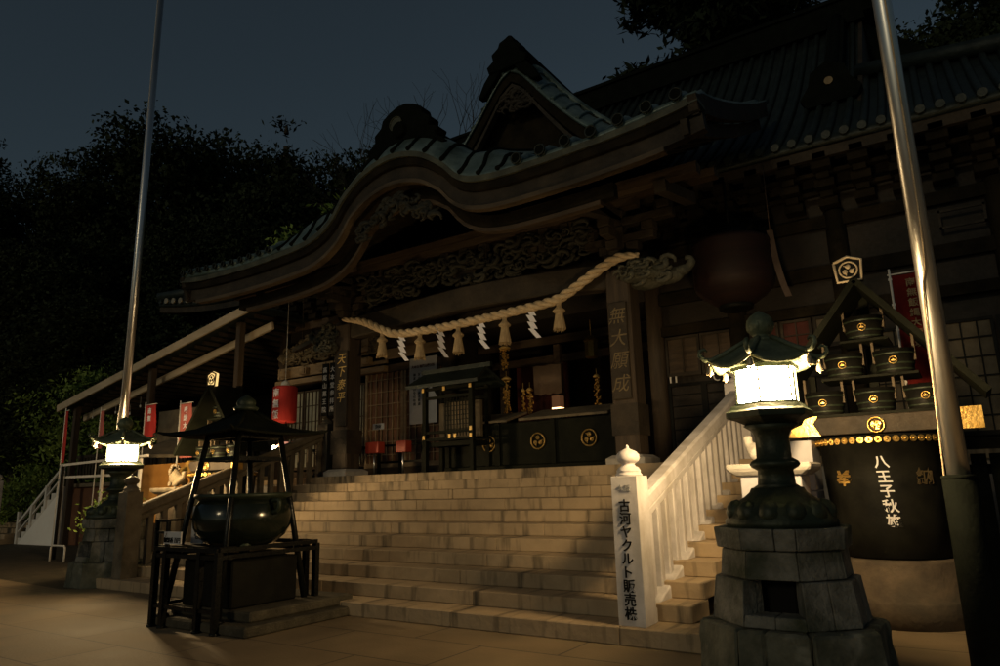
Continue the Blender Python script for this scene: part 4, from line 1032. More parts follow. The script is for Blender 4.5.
# roofed omikuji cabinet
CX_, CYc = -9.5, 12.55
t = thing('roofed_cabinet', 'small dark cabinet with its own gabled roof on legs on the porch', 'cabinet', (CX_, CYc, FZ))
mb = MB()
mb.add([(CX_ - 1.05, CYc - .55, 3.88), (CX_ + .95, CYc - .55, 3.88), (CX_ + .8, CYc, 4.22), (CX_ - .9, CYc, 4.22), (CX_ - 1.05, CYc + .55, 3.88), (CX_ + .95, CYc + .55, 3.88),
        (CX_ - 1.05, CYc - .55, 3.80), (CX_ + .95, CYc - .55, 3.80), (CX_ + .8, CYc, 4.14), (CX_ - .9, CYc, 4.14), (CX_ - 1.05, CYc + .55, 3.80), (CX_ + .95, CYc + .55, 3.80)],
       [(0, 1, 2, 3), (3, 2, 5, 4), (6, 9, 8, 7), (9, 10, 11, 8), (0, 6, 7, 1), (4, 5, 11, 10), (0, 3, 9, 6), (3, 4, 10, 9), (1, 7, 8, 2), (2, 8, 11, 5)])
mb.bar((CX_ - 1.0, CYc, 4.24), (CX_ + .95, CYc, 4.24), .1, .1); mb.build('roof', 'copperdk', t)
mb = MB()
for sx in (-.68, .62):
    for sy in (-.3, .3): mb.box(CX_ + sx - .05, CX_ + sx + .05, CYc + sy - .05, CYc + sy + .05, FZ, 3.85)
for z in (3.55, 3.75, 2.62, 2.78): mb.box(CX_ - .68, CX_ + .62, CYc - .34, CYc - .26, z, z + .06); mb.box(CX_ - .68, CX_ + .62, CYc + .26, CYc + .34, z, z + .06)
for k in range(9): x = CX_ - .1 + k * .08; mb.box(x - .008, x + .008, CYc - .32, CYc - .30, 2.7, 3.55)
for k in range(7): z = 2.85 + k * .1; mb.box(CX_ - .1, CX_ + .6, CYc - .325, CYc - .305, z, z + .014)
mb.build('frame', 'green', t)
mb = MB(); mb.box(CX_ - .66, CX_ + .6, CYc - .25, CYc + .28, 2.5, 2.6); mb.build('shelf', 'green', t)
mb = MB(); mb.box(CX_ - .6, CX_ + .55, CYc + .1, CYc + .2, 2.7, 3.5); mb.build('back_panel', 'thatch', t)
mb = MB()
for x, z in ((-.70, 3.72), (-.1, 3.72), (.62, 3.72), (.62, 2.65), (.62, 2.8), (-.68, 2.66), (.05, 2.66), (.2, 2.66)): mb.box(CX_ + x - .03, CX_ + x + .03, CYc - .37, CYc - .345, z, z + .09)
mb.build('brass_fittings', 'goldp', t)

# notice board on the lattice
t = thing('notice_board', 'tall pale notice board with small writing on the lattice doors', 'notice board', (-11.75, WY - .1, 3.3))
mb = MB(); mb.box(-12.22, -11.3, WY - .14, WY - .1, 3.25, 5.0); mb.build('board', 'board', t)
mb = MB(); r2 = random.Random(2)
glyphs('大本山 高尾山薬王院', .085, (-11.76, WY - .142, 4.76), bold=.02).build('title_lettering', 'interiorred', t)
for k, s in enumerate(('御護摩修行受付時間', '家内安全 商売繁盛', '交通安全 身体健康', '御朱印受付')):
    glyphs(s, .085, (-11.95 + k * .16 - .1, WY - .142, 4.6), vertical=True, gap=1.15, bold=0).build('lettering', 'ink', t)

# red stands on the porch
def red_stand(x, y, w, label, d=.22, zt=2.7, lean=0):
    t = thing('red_box_stand', label, 'stand', (x, y, FZ), 'red boxes on stands on the porch')
    mb = MB(); mb.box(x - w / 2, x + w / 2, y - d / 2, y + d / 2, zt - .26, zt); mb.build('red_box', 'redbox', t, bevel=.01)
    mb = MB(); mb.cyl((x - .02, y, FZ + .02), (x - .02, y, zt - .26), .022, .022, 12); mb.build('post', 'steel', t)
    mb = MB(); mb.box(x - .16, x + .14, y - .14, y + .14, FZ, FZ + .025); mb.build('foot', 'dark', t)
    return t
red_stand(-11.72, 12.25, .42, 'red box on a thin stand beside the left porch column')
red_stand(-11.0, 12.45, .3, 'second red box stand, left of the roofed cabinet')
t = thing('small_sign', 'small white sign held above the red box near left column', 'sign', (-11.8, 12.5, FZ))
mb = MB(); mb.box(-12.02, -11.66, 12.48, 12.5, 3.02, 3.16); mb.build('plate', 'board', t); glyphs('浄財', .1, (-11.84, 12.478, 3.09), bold=.01).build('lettering', 'ink', t)
mb = MB(); mb.cyl((-11.84, 12.51, FZ), (-11.84, 12.51, 3.1), .012, n=8); mb.build('post', 'iron', t)
t = thing('low_barrier', 'low dark folding barrier on the porch behind the red boxes', 'barrier', (-11.4, 12.9, FZ))
mb = MB()
for x in (-12.2, -11.5, -10.8): mb.box(x - .03, x + .03, 12.87, 12.93, FZ, FZ + .75)
for z in (.3, .7): mb.box(-12.2, -10.8, 12.88, 12.92, FZ + z, FZ + z + .05)
mb.build('rails', 'dark', t)
t = thing('low_table', 'low dark table with crossed legs by the left shoji doors', 'table', (-13.9, 12.9, FZ))
mb = MB(); mb.box(-14.9, -13.1, 13.0, 13.4, FZ + .72, FZ + .78); mb.build('top', 'dark', t)
for x in (-14.7, -14.0, -13.3): mb = MB(); mb.bar((x - .2, 13.2, FZ), (x + .2, 13.2, FZ + .72), .05, .05); mb.bar((x + .2, 13.26, FZ), (x - .2, 13.26, FZ + .72), .05, .05); mb.build('leg', 'dark', t)

# sacred rope
rp = [(-11.98, 5.56), (-11.33, 5.41), (-10.66, 5.10), (-10.25, 4.97), (-9.14, 4.93), (-8.12, 4.95), (-7.16, 4.99), (-6.36, 5.04), (-6.01, 5.13), (-5.59, 5.34), (-5.17, 5.54), (-4.86, 5.63), (-4.52, 5.60)]
RY_ = 11.4
RC = [Vector((p.x, RY_, p.y)) for p in smooth_curve([(a, b, 0) for a, b in rp], 12)]
t = thing('sacred_rope', 'thick twisted straw rope hung in a sag between the porch columns', 'rope', (-8.3, RY_, 4.9))
ln = 0; strands = [[], [], []]; rads = []
for i, p in enumerate(RC):
    if i: ln += (p - RC[i - 1]).length
    d = (RC[min(i + 1, len(RC) - 1)] - RC[max(i - 1, 0)]).normalized(); n_ = Vector((0, -1, 0)); b_ = d.cross(n_)
    f = min(1, .55 + .45 * min(i, len(RC) - 1 - i) / 14)
    for k in range(3):
        a = ln * 2 * PI / .62 + k * 2 * PI / 3; strands[k].append(p + (n_ * math.cos(a) + b_ * math.sin(a)) * .048 * f)
    rads.append(.052 * f)
for k in range(3):
    mb = MB(); mb.tube(strands[k], rads, 8); mb.build('strand', 'straw', t)
def rope_z(x): 
    return min(RC, key=lambda p: abs(p.x - x)).z
def tassel_at(x, k, label):
    z = rope_z(x) - .07; t = thing('straw_tassel', label, 'tassel', (x, RY_, z), 'straw tassels hanging from the sacred rope')
    mb = MB(); mb.lathe((x, RY_, z), [(.02, .08), (.04, .03), (.05, -.02), (.045, -.07), (.06, -.1), (.125, -.16), (.12, -.185), (.075, -.215), (.08, -.26), (.105, -.4), (.125, -.52), (.12, -.53)], 14)
    mb.build('bound_head', 'tassel', t)
    mb = MB(); r2 = random.Random(k)
    for q in range(34):
        a = r2.uniform(0, 6.28); r = r2.uniform(.05, .13); mb.tube([(x + .05 * math.cos(a), RY_ + .05 * math.sin(a), z - .2), (x + r * math.cos(a), RY_ + r * math.sin(a), z - .53 - r2.uniform(0, .05))], .008, 4)
    mb.build('straw_skirt', 'tassel', t)
for k, (x, lb) in enumerate(((-10.72, 'straw tassel hanging lowest at the left end of the rope'), (-9.62, 'straw tassel between the first and second paper streamers'), (-8.58, 'straw tassel between the second and third paper streamers'),
                             (-7.42, 'straw tassel between the third and fourth paper streamers'), (-6.18, 'straw tassel nearest the right porch column'))):
    tassel_at(x, k, lb)
def streamer(x, label, turn, k, cut=1.0):
    z = rope_z(x) - .06; t = thing('paper_streamer', label, 'paper streamer', (x, RY_ - .02, z), 'white zigzag paper streamers on the sacred rope')
    mb = MB(); w = .09; off = 0; zz = .04; a = turn; ca, sa = math.cos(a), math.sin(a)
    for q in range(4):
        h = .165; w = .07
        o1 = off - .045; o2 = off + .04
        pts = [(o1 - w, zz + .01), (o1 + w, zz - .015), (o2 + w, zz - h), (o2 - w, zz - h + .03)]
        if q == 3: pts = [(o1 - w * .8, zz), (o1 + w * .8, zz - .01), (o2 + w * 1.2 + .05, zz - h * 1.25), (o2 - w * .3 + .05, zz - h * 1.25)]
        y = -.014 * (q % 2) - .004 * q
        vs = [(x + u * ca, RY_ + y + u * sa, z + v) for u, v in pts] + [(x + u * ca, RY_ + y + .004 + u * sa, z + v) for u, v in pts]
        mb.add(vs, [(0, 1, 2, 3), (7, 6, 5, 4), (0, 4, 5, 1), (1, 5, 6, 2), (2, 6, 7, 3), (3, 7, 4, 0)])
        off += .014; zz -= h * .82
    mb.build('folded_paper', 'paper', t)
streamer(-10.15, 'white paper streamer nearest the left end of the rope', .2, 0)
streamer(-9.05, 'white paper streamer twisted edge-on, second from left', 1.15, 1)
streamer(-8.0, 'white zigzag paper streamer, third from the left', .1, 2)
streamer(-6.8, 'white zigzag paper streamer nearest the right column', .1, 3)

# big dark red hanging lantern under the eave at right
t = thing('hanging_paper_lantern', 'huge dark red paper lantern hanging under the eave at right', 'lantern', (-3.35, 13.0, 4.9))
pf = [(.3, 0)] + [(.3 + .42 * math.sin(min(1, k / 7) * PI / 2) - (0 if k < 20 else .12 * (k - 20)) + (.012 if k % 2 else 0), .06 * k) for k in range(1, 24)]
mb = MB(); mb.lathe((-3.3, 13.0, 4.78), pf, 32); mb.build('ribbed_body', 'reddark', t)
mb = MB(); mb.lathe((-3.3, 13.0, 4.7), [(.28, 0), (.31, .02), (.31, .08), (.28, .1)], 24); mb.build('bottom_ring', 'dark', t); mb = MB(); mb.lathe((-3.3, 13, 6.12), [(.3, 0), (.33, .02), (.33, .1), (.28, .12)], 24); mb.tube([(-3.3, 13, 6.2), (-3.3, 13, 7.2)], .02, 6); mb.build('top_ring', 'dark', t)
t = thing('hanging_streamer', 'faded pinkish cloth strip hanging beside the big red lantern', 'cloth', (-2.55, 13, 5))
mb = MB(); q = smooth_curve([(-2.62, 6.1, 0), (-2.58, 5.6, 0), (-2.5, 5.1, 0), (-2.42, 4.8, 0)], 4)
mb.add([v for p in q for v in ((p.x, 12.98, p.y), (p.x + .11, 13.0, p.y), (p.x + .11, 13.01, p.y), (p.x, 12.99, p.y))], [(4 * i + a, 4 * i + (a + 1) % 4, 4 * i + 4 + (a + 1) % 4, 4 * i + 4 + a) for i in range(len(q) - 1) for a in range(4)])
mb.tube([(-2.56, 13, 6.1), (-2.56, 13, 7.3)], .008, 5)
mb.build('strip', mat('pinkish_cloth', (.10, .07, .055), (.06, .04, .03), 3, .9), t)
t = thing('wall_fixture', 'small white metal bracket glinting on the dark shutters', 'fitting', (-4.9, WY - .1, 3.9))
mb = MB(); mb.box(-5.08, -5.05, WY - .12, WY - .09, 3.62, 3.75); mb.box(-4.96, -4.93, WY - .12, WY - .09, 3.62, 3.75); mb.build('prongs', 'white', t)
t = thing('wall_fixture', 'white C shaped hook on the dark shutters left of lantern', 'fitting', (-4.1, WY - .1, 3.7))
mb = MB(); mb.tube([(-4.08 + .08 * math.cos(a), WY - .12, 3.68 + .1 * math.sin(a)) for a in [PI * .3 + k * .25 for k in range(18)]], .014, 6); mb.build('hook', 'white', t)
t = thing('sign_frame', 'empty thin framed sign box high on the dark right facade', 'sign', (1.2, WY - .2, 5.9))
mb = MB(); 
for a in ((.05, .75, 6.1, 6.14), (.05, .75, 5.8, 5.84), (.05, .09, 5.8, 6.14), (.71, .75, 5.8, 6.14)): mb.box(a[0], a[1], WY - .22, WY - .18, a[2], a[3])
mb.build('frame', 'wood', t)

# ------------------------------------------------------------------ rain tubs with bucket pyramids
def rain_tub(cx, cy, label, side):
    t = thing('rain_tub', label, 'rain tub', (cx, cy, .68), 'black rain tubs with bucket racks')
    mb = MB(); mb.lathe((cx, cy, 0), [(.55, .70), (.58, .72), (.62, 1.1), (.655, 1.6), (.67, 1.95), (.70, 1.96), (.71, 2.06), (.66, 2.07), (.6, 2.0)], 48); mb.build('body', 'dark', t)
    mb = MB()
    for k in range(50):
        a = 2 * PI * k / 50; c, s = math.cos(a), math.sin(a)
        p = Vector((cx + .715 * c, cy + .715 * s, 2.01)); mb.cyl(p, p + Vector((c, s, 0)) * .012, .04, .036, 12)
        mb.ball(p + Vector((c, s, 0)) * .014, .014, (1, 1, 1), 6, 4)
    mb.build('gold_studs', 'gold', t)
    f = cy - .66
    if side == 'r':
        txt = '八王子秋雄'
        for k, ch in enumerate(txt):
            z = 1.76 - k * .16; r = .662 - (1.7 - z) * .06; a = -PI / 2 + .06
            nrm = Vector((math.cos(a), math.sin(a), 0)); xd = Vector((-math.sin(a), math.cos(a), 0))
            glyphs(ch, .15, (cx + (r + .006) * nrm.x + .012 * k, cy + (r + .006) * nrm.y, z), xd=xd, bold=.018, slant=-.15).build('lettering', 'board', t)
    for a, ch, m in ((-PI / 2 - .62, '奉', 'gold'), (-PI / 2 + .72, '納', mat('shaded_gold_' + side, (.07, .05, .02), (.03, .022, .01), 9, .6, bump=.05))):  # second character dimmed in its colour, as if turned from the light
        nrm = Vector((math.cos(a), math.sin(a), 0)); xd = Vector((-math.sin(a), math.cos(a), 0))
        glyphs(ch, .2, (cx + .652 * nrm.x, cy + .652 * nrm.y, 1.6), xd=xd, bold=.03).build('lettering', m, t)
    p = thing('tub_plinth', 'round stone plinth under the ' + ('right' if side == 'r' else 'left') + ' rain tub', 'plinth', (cx, cy, 0), 'round plinths under the rain tubs')
    mb = MB(); mb.lathe((cx, cy, 0), [(.74, 0), (.73, .25), (.72, .27), (.66, .29), (.66, .66), (.64, .695)], 40); mb.build('drum', 'plinth', p)
    # rack: beam, posts, roof boards, pentagon crest
    r = thing('bucket_rack', 'timber rack with gold tipped beam and crest over the ' + ('right' if side == 'r' else 'left') + ' rain tub', 'rack', (cx, cy, 2.07), 'bucket racks over the rain tubs')
    mb = MB(); mb.box(cx - .74, cx + .86, cy - .42, cy - .3, 2.10, 2.31); mb.box(cx - .72, cx + .84, cy + .3, cy + .42, 2.10, 2.31)
    bm_ = mb.build('beam', 'wood' if side == 'r' else 'wood', r, bevel=.008)
    mb = MB()
    mb.prism([(cx - .95, 2.09), (cx - .955, 2.17), (cx - .78, 2.24), (cx - .73, 2.33), (cx - .60, 2.33), (cx - .66, 2.24), (cx - .58, 2.09)], cy - .435, cy - .29); mb.build('gold_beam_tip', 'gold', r); mb = MB()
    mb.box(cx + .86, cx + 1.06, cy - .43, cy - .29, 2.09, 2.33); mb.build('gold_beam_tip', 'gold', r)
    mb = MB(); mb.cyl((cx + .02, cy - .44, 2.19), (cx + .02, cy - .422, 2.19), .055, .055, 16); crest(mb, cx + .02, cy - .45, 2.19, .085); mb.build('gold_crest', 'gold', r)
    for zz, wx in ((2.32, .78), (2.76, .52), (3.2, .26)):
        mb = MB(); mb.box(cx - wx, cx + wx, cy - .32, cy + .3, zz, zz + .03); mb.build('shelf', 'green', r)
    mb = MB(); mb.box(cx - .05, cx + .05, cy + .24, cy + .34, 2.3, 4.0)
    for s in (-1, 1): mb.box(cx + s * .72 - .04, cx + s * .72 + .04, cy + .24, cy + .34, 2.3, 2.9)
    mb.build('posts', 'green', r)
    for s in (-1, 1):
        mb = MB(); mb.bar((cx, cy - .1, 3.93), (cx + s * 1.15, cy - .1, 2.48), .8, .07, up=(1 if s > 0 else -1, 0, 1)); mb.build('roof_board', 'green', r)
    mb = MB(); z = 4.09; w = .165; px_ = cx - .05
    pent = [(-w, .11), (0, .175), (w, .11), (w * .86, -.16), (-w * .86, -.16)]
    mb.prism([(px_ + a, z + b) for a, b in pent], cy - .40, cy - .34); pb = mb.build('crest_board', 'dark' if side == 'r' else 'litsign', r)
    mb = MB(); n = 5
    mb.tube([(px_ + a * .93, cy - .41, z + b * .93) for a, b in pent + pent[:1]], .019, 6)
    crest(mb, px_, cy - .41, z - .005, .1); mb.build('crest', mat('pale_crest', (.62, .52, .36), (.5, .4, .26), 4, .5, metal=.2) if side == 'r' else 'woodx', pb)
    # buckets
    first = None
    rows = [(0, [-.54, 0.02, .55], 2.35), (1, [-.27, .28], 2.79), (2, [0.0], 3.23)]
    names = {(0, 0): 'left bucket of the bottom row', (0, 1): 'middle bucket of the bottom row', (0, 2): 'right bucket of the bottom row', (1, 0): 'left bucket of the middle row', (1, 1): 'right bucket of the middle row', (2, 0): 'single bucket at the top'}
    for lv, xs, z in rows:
        for i, dx in enumerate(xs):
            lb = 'dark wooden fire bucket, ' + names[lv, i] + ' over the ' + ('right' if side == 'r' else 'left') + ' tub'
            loc = (cx + dx, cy - .08, z)
            if first is None:
                b = thing('fire_bucket', lb, 'bucket', loc, 'fire buckets stacked over the rain tubs'); first = b
                x, y, zz = loc
                mb = MB(); mb.lathe(loc, [(.185, 0), (.19, .01), (.235, .29), (.225, .29), (.19, .06)], 28); mb.build('tub', 'dark', b)
                mb = MB()
                for h in (.05, .12, .24): rr_ = .187 + h * .165; mb.lathe(loc, [(rr_, h - .012), (rr_ + .009, h), (rr_, h + .012)], 28, cap=False)
                mb.build('hoops', 'bronzedk', b)
                for s in (-1, 1):
                    mb = MB(); mb.box(x + s * .215 - .014, x + s * .215 + .014, y - .06, y + .04, zz + .15, zz + .47); mb.build('handle_stave', 'stave', b)
                mb = MB(); mb.tube([(x + .042 * math.cos(a), y - .228, zz + .15 + .042 * math.sin(a)) for a in [2 * PI * k / 20 for k in range(21)]], .006, 5)
                mb.box(x - .022, x + .022, y - .232, y - .226, zz + .14, zz + .155); mb.ball((x, y - .228, zz + .162), .012, (1, .4, 1), 6, 4); mb.build('crest', 'gold', b)
            else:
                b = copy_thing(first, loc, lb)
            b['group'] = 'fire buckets over the ' + ('right' if side == 'r' else 'left') + ' tub'
rain_tub(-.92, 9.65, 'big black rain tub with gold studs and white characters at right', 'r')
rain_tub(-13.75, 9.65, 'dark rain tub half hidden behind the incense stand at left', 'l')

# crouching stone lion statues on slabs
def lion(x, y, z, side, label, plabel, bodym):
    p = thing('statue_pedestal', plabel, 'pedestal', (x, y, 0), 'pedestals of the small stone lions')
    mb = MB(); mb.box(x - .33, x + .33, y - .22, y + .25, 0, z - .14); mb.build('body', bodym, p, bevel=.01)
    mb = MB(); mb.add([(x + sx * a, y + sy * b, zz) for a, b, zz in ((.36, .26, z - .138), (.46, .33, z - .07), (.46, .33, z)) for sx, sy in ((-1, -1), (1, -1), (1, 1), (-1, 1))],
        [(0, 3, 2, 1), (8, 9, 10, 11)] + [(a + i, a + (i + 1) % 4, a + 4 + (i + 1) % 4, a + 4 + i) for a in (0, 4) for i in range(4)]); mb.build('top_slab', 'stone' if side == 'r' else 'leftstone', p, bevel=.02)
    t = thing('stone_lion', label, 'statue', (x, y, z), 'small stone lion statues')
    vs = []
    me = bpy.data.meshes.new('body'); s = 1 if side == 'r' else -1
    # skeleton: pelvis, belly, chest, neck, head, muzzle, 4 legs, tail
    P = [(-.17, 0, .13), (-.05, 0, .17), (.08, 0, .23), (.13, 0, .32), (.17, 0, .39), (.25, 0, .37),
         (.10, -.08, .12), (.12, -.09, .02), (.10, .08, .12), (.12, .09, .02),
         (-.16, -.10, .10), (-.06, -.12, .04), (-.16, .10, .10), (-.06, .12, .04), (-.25, 0, .22), (-.26, 0, .34)]
    Ed = [(0, 1), (1, 2), (2, 3), (3, 4), (4, 5), (2, 6), (6, 7), (2, 8), (8, 9), (0, 10), (10, 11), (0, 12), (12, 13), (0, 14), (14, 15)]
    Rd = [.11, .1, .11, .1, .1, .05, .045, .04, .045, .04, .07, .04, .07, .04, .05, .06]
    me.from_pydata([(a * s, b, c) for a, b, c in P], Ed, [])
    o = bpy.data.objects.new('body', me); COL.objects.link(o); o.parent = t
    md = o.modifiers.new('skin', 'SKIN')
    for i, v in enumerate(me.skin_vertices[0].data): v.radius = (Rd[i], Rd[i]); v.use_root = (i == 0)
    o.modifiers.new('sub', 'SUBSURF').render_levels = 2
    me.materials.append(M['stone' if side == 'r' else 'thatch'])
    mb = MB(); r2 = random.Random(4)
    for k in range(26):
        a = r2.uniform(0, 6.28); mb.ball((x + s * (.12 + r2.uniform(-.06, .03)), y + .11 * math.cos(a), z + .36 + .11 * math.sin(a)), .035, n=6, m=5)
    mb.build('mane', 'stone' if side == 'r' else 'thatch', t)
lion(-1.95, 8.6, 1.78, 'r', 'small pale stone lion statue behind the right lantern shaft', 'whitish pedestal with stone slab behind the right lantern', 'blueish')
lion(-14.3, 8.9, 1.76, 'l', 'small stone lion statue lit orange behind the incense stand', 'stone pedestal with slab left of the incense stand', 'plinth')
t = thing('white_cabinet', 'plain bluish white board box between right lantern and rain tub', 'box', (-1.62, 9.3, 0))
mb = MB(); mb.box(-1.95, -1.62, 9.2, 9.7, 0, 1.45); mb.box(-1.95, -1.62, 9.2, 9.7, 1.457, 2.05); mb.build('body', 'blueish', t, bevel=.008)

# red banner at right + red banner left with lamp
def banner(x, y, w, z0, z1, txt, label, m='red', tm='paper', size=.17, ripple=.03, skew=0):
    t = thing('cloth_banner', label, 'banner', (x, y, 0), 'red cloth banners')
    mb = MB(); n = 8; k2 = 10; vs = []
    for j in range(k2 + 1):
        for i in range(n + 1):
            u = i / n; v = j / k2; vs.append((x + w * u + skew * v, y + ripple * math.sin(u * 5 + v * 4) * (u + .2), z1 + (z0 - z1) * v))
    m0 = len(vs); vs += [(a, b + .006, c) for a, b, c in vs]
    fs = [(j * (n + 1) + i, j * (n + 1) + i + 1, (j + 1) * (n + 1) + i + 1, (j + 1) * (n + 1) + i) for j in range(k2) for i in range(n)]
    mb.add(vs, fs + [tuple(m0 + a for a in f[::-1]) for f in fs], True); c = mb.build('cloth', m, t)
    if txt: glyphs(txt, size, (x + w / 2 + skew * .4, y - ripple - .015, z1 - .06), vertical=True, gap=1.15, bold=.015).build('lettering', tm, t)
    mb = MB(); mb.cyl((x - .02, y, 0 if y > 8 and z0 < 4 else z0), (x - .02, y, z1 + .1), .014, n=8); mb.tube([(x - .05, y, z1 + .02), (x + w + .03 , y, z1 + .02)], .01, 6)
    for q in range(5): mb.box(x - .045, x + .0, y - .006, y + .006, z1 - (z1 - z0) * q / 5 - .06, z1 - (z1 - z0) * q / 5 - .03)
    mb.build('pole', 'white', t); return t
banner(-.60, 10.6, .42, 2.5, 4.26, '南無飯縄大権現', 'dark red banner with white characters behind the right flagpole', m=mat('wine_cloth', (.13, .012, .01), (.08, .008, .007), 2, .9, bump=.15, spec=.1), tm='dullgold', size=.12)
banner(-22.1, 10.1, .16, 2.6, 4.1, '', 'narrow red banner at the far left under the shed roof', ripple=.01)
banner(-20.1, 10.1, .2, 2.9, 3.95, '', 'narrow faded red banner left of the flagpole', m='redfaded', ripple=.01)
banner(-18.2, 10.3, .5, 3.1, 3.95, '南無', 'short red banner just right of the left flagpole', ripple=.02)
banner(-16.6, 10.3, .5, 2.5, 3.85, '奉納大', 'faded pink red banner left of the pentagon crest', m='redfaded', ripple=.02, skew=.1)
banner(-16.9, 10.5, .16, 2.6, 3.7, '', 'very narrow pale banner strip beside the pink red banner', m='redfaded', ripple=.01)
t = thing('red_lantern', 'red cylindrical hanging lantern with white characters by the shoji', 'lantern', (-14.2, 11.6, 3.3))
mb = MB(); mb.lathe((-14.2, 11.6, 3.3), [(.26, 0), (.3, .03), (.3, .87), (.26, .9)], 24); mb.build('body', 'red', t)
mb = MB(); mb.lathe((-14.2, 11.6, 4.2), [(.12, 0), (.1, .1), (.03, .16)], 12); mb.tube([(-14.2, 11.6, 4.3), (-14.2, 11.6, 6.5)], .01, 5); mb.build('cap', 'white', t)
for k, ch in enumerate('南無飯'):
    glyphs(ch, .22, (-14.16, 11.6 - .306, 4.02 - k * .27), bold=.02).build('lettering', 'paper', t)
t = thing('round_paper_lantern', 'small glowing pinkish paper lantern behind the incense stand roof', 'lantern', (-13.9, 11.4, 2.75))
mb = MB(); mb.ball((-13.88, 11.4, 2.62), .2, (1.3, 1, .9), 20, 12); mb.build('paper_body', 'pinklit', t); mb = MB(); mb.ball((-14.03, 11.2, 2.64), .07, n=10, m=8); mb.build('bulb', 'whitelit', t)
mb = MB(); mb.tube([(-13.88, 11.4, 2.8), (-13.88, 11.4, 3.3)], .01, 5); mb.build('hanger', 'iron', t)

# ------------------------------------------------------------------ left side: shed roof, stairs, boards
t = thing('open_shed', 'long low shed roof with pale verge boards left of the hall', 'shed', (-21.5, 13, 0))
A = Vector((-26.7, 12.0, 4.68)); B = Vector((-16.3, 12.0, 6.66)); D = Vector((0, 6.5, 0)); U = Vector((0, 0, .12))
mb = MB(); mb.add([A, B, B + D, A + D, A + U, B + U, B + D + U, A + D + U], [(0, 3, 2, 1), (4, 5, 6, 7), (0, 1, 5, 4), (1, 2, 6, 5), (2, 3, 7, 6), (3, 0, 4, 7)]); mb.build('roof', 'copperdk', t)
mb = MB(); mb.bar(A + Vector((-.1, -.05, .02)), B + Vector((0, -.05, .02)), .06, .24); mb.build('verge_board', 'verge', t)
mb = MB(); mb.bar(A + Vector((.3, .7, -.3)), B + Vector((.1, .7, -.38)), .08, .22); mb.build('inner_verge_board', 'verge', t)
mb = MB()
for k in range(26): p = A.lerp(B, (k + .5) / 26) + Vector((0, .3, -.08)); mb.bar(p, p + Vector((0, 6, 0)), .07, .1)
mb.build('rafters', 'wood', t)
mb = MB()
for k in range(34): p = A.lerp(B, (k + .5) / 34) + Vector((0, -.02, .18)); mb.cyl(p, p + Vector((0, 6.4, 0)), .055, .055, 8)
mb.build('roof_tiles', 'copperdk', t)
for x, y in ((-26.1, 12.3), (-21.5, 12.3), (-17.1, 12.3), (-26.1, 18), (-17.1, 18)):
    mb = MB(); mb.box(x - .09, x + .09, y - .09, y + .09, 0, 4.7 + (x + 26.7) * .19 - .1); mb.build('post', 'woodz', t)
mb = MB(); mb.box(-26.2, -16.9, 17.0, 17.1, 0, 5.2); mb.build('back_wall', 'interior', t)
mb = MB(); mb.box(-21.4, -17.4, 12.55, 12.65, 2.9, 4.2); mb.build('side_wall', 'thatch', t)
for k, x in enumerate((-25.6, -25.0, -24.1, -23.2, -22.6)):
    z = (4.36, 4.2, 4.42, 4.3, 4.5)[k]; mb = MB(); mb.box(x - .03, x + .03, 12.58, 12.6, z - .05, z + .03); mb.tube([(x, 12.59, z + .03), (x, 12.59, z + .3)], .004, 4); mb.build('hanging_tag', 'white', t)
# white stairs of the side landing
t = thing('white_side_stairs', 'white rendered side stairs with stepped wall and handrail at far left', 'staircase', (-28, 12.4, 0))
mb = MB(); n = 9; xa, xb, ht = -29.6, -26.7, 2.0; poly = [(xa, 0)]
for k in range(n): poly += [(xa + (xb - xa) * k / n, ht * (k + 1) / n), (xa + (xb - xa) * (k + 1) / n, ht * (k + 1) / n)]
poly += [(xb, 0)]
mb.prism(poly, 12.3, 13.6); mb.build('steps', 'white', t)
poly2 = [(xa + .5, 0.0)] + [(xb, 0), (xb, ht * .83)]
mb = MB(); mb.prism([(xa + .15, 0), (xb + .02, 0), (xb + .02, ht * .86), (xb - .25, ht * .82)], 12.26, 12.298); mb.build('stair_wall', 'whitewall', t)
mb = MB(); mb.bar((xa, 12.3, .75), (xb, 12.3, ht + .65), .07, .09); mb.bar((xa, 12.3, .4), (xb, 12.3, ht + .3), .05, .05)
for k in range(4): u = k / 3; x = xa + (xb - xa) * u; mb.box(x - .06, x + .06, 12.24, 12.36, 0 if k == 0 else ht * u - .1, ht * u + (1.15 if k == 0 else .72))
mb.build('handrail', 'white', t)
t = thing('side_platform', 'raised side platform with brown panel front under the shed', 'platform', (-22, 13, 0))
mb = MB(); mb.box(-26.68, -17.8, 12.7, 16.8, 0, 1.95); mb.build('brown_panel', 'brownply', t)
mb = MB(); mb.box(-26.7, -17.7, 12.55, 16.9, 1.955, 2.08); mb.build('deck_edge', 'thatch', t)
t = thing('pipe_railing', 'white painted pipe railing frame left of the lantern pedestal', 'railing', (-19, 9.6, 0))
mb = MB(); mb.bar((-20.95, 9.6, 2.48), (-16.7, 9.6, 2.56), .06, .06); mb.build('top_rail', 'white', t)
mb = MB(); mb.bar((-20.95, 9.7, 2.16), (-18.2, 9.7, 2.14), .05, .06); mb.build('lower_rail', 'white', t)
for x, m in ((-20.85, 'iron'), (-18.75, 'white'), (-17.0, 'white')): mb = MB(); mb.box(x - .035, x + .035, 9.57, 9.63, 0, 2.5); mb.build('post', m, t)
t = thing('louvred_fence', 'dark louvred board screen above the brown panel at left', 'fence', (-24, 12.4, 2.1))
mb = MB()
for k in range(34): x = -26.4 + k * .2; mb.box(x, x + .11, 12.62, 12.66, 2.3, 3.0)
mb.box(-26.5, -19.6, 12.6, 12.68, 2.95, 3.05); mb.box(-26.5, -19.6, 12.6, 12.68, 2.25, 2.33); mb.build('slats', 'wood', t)
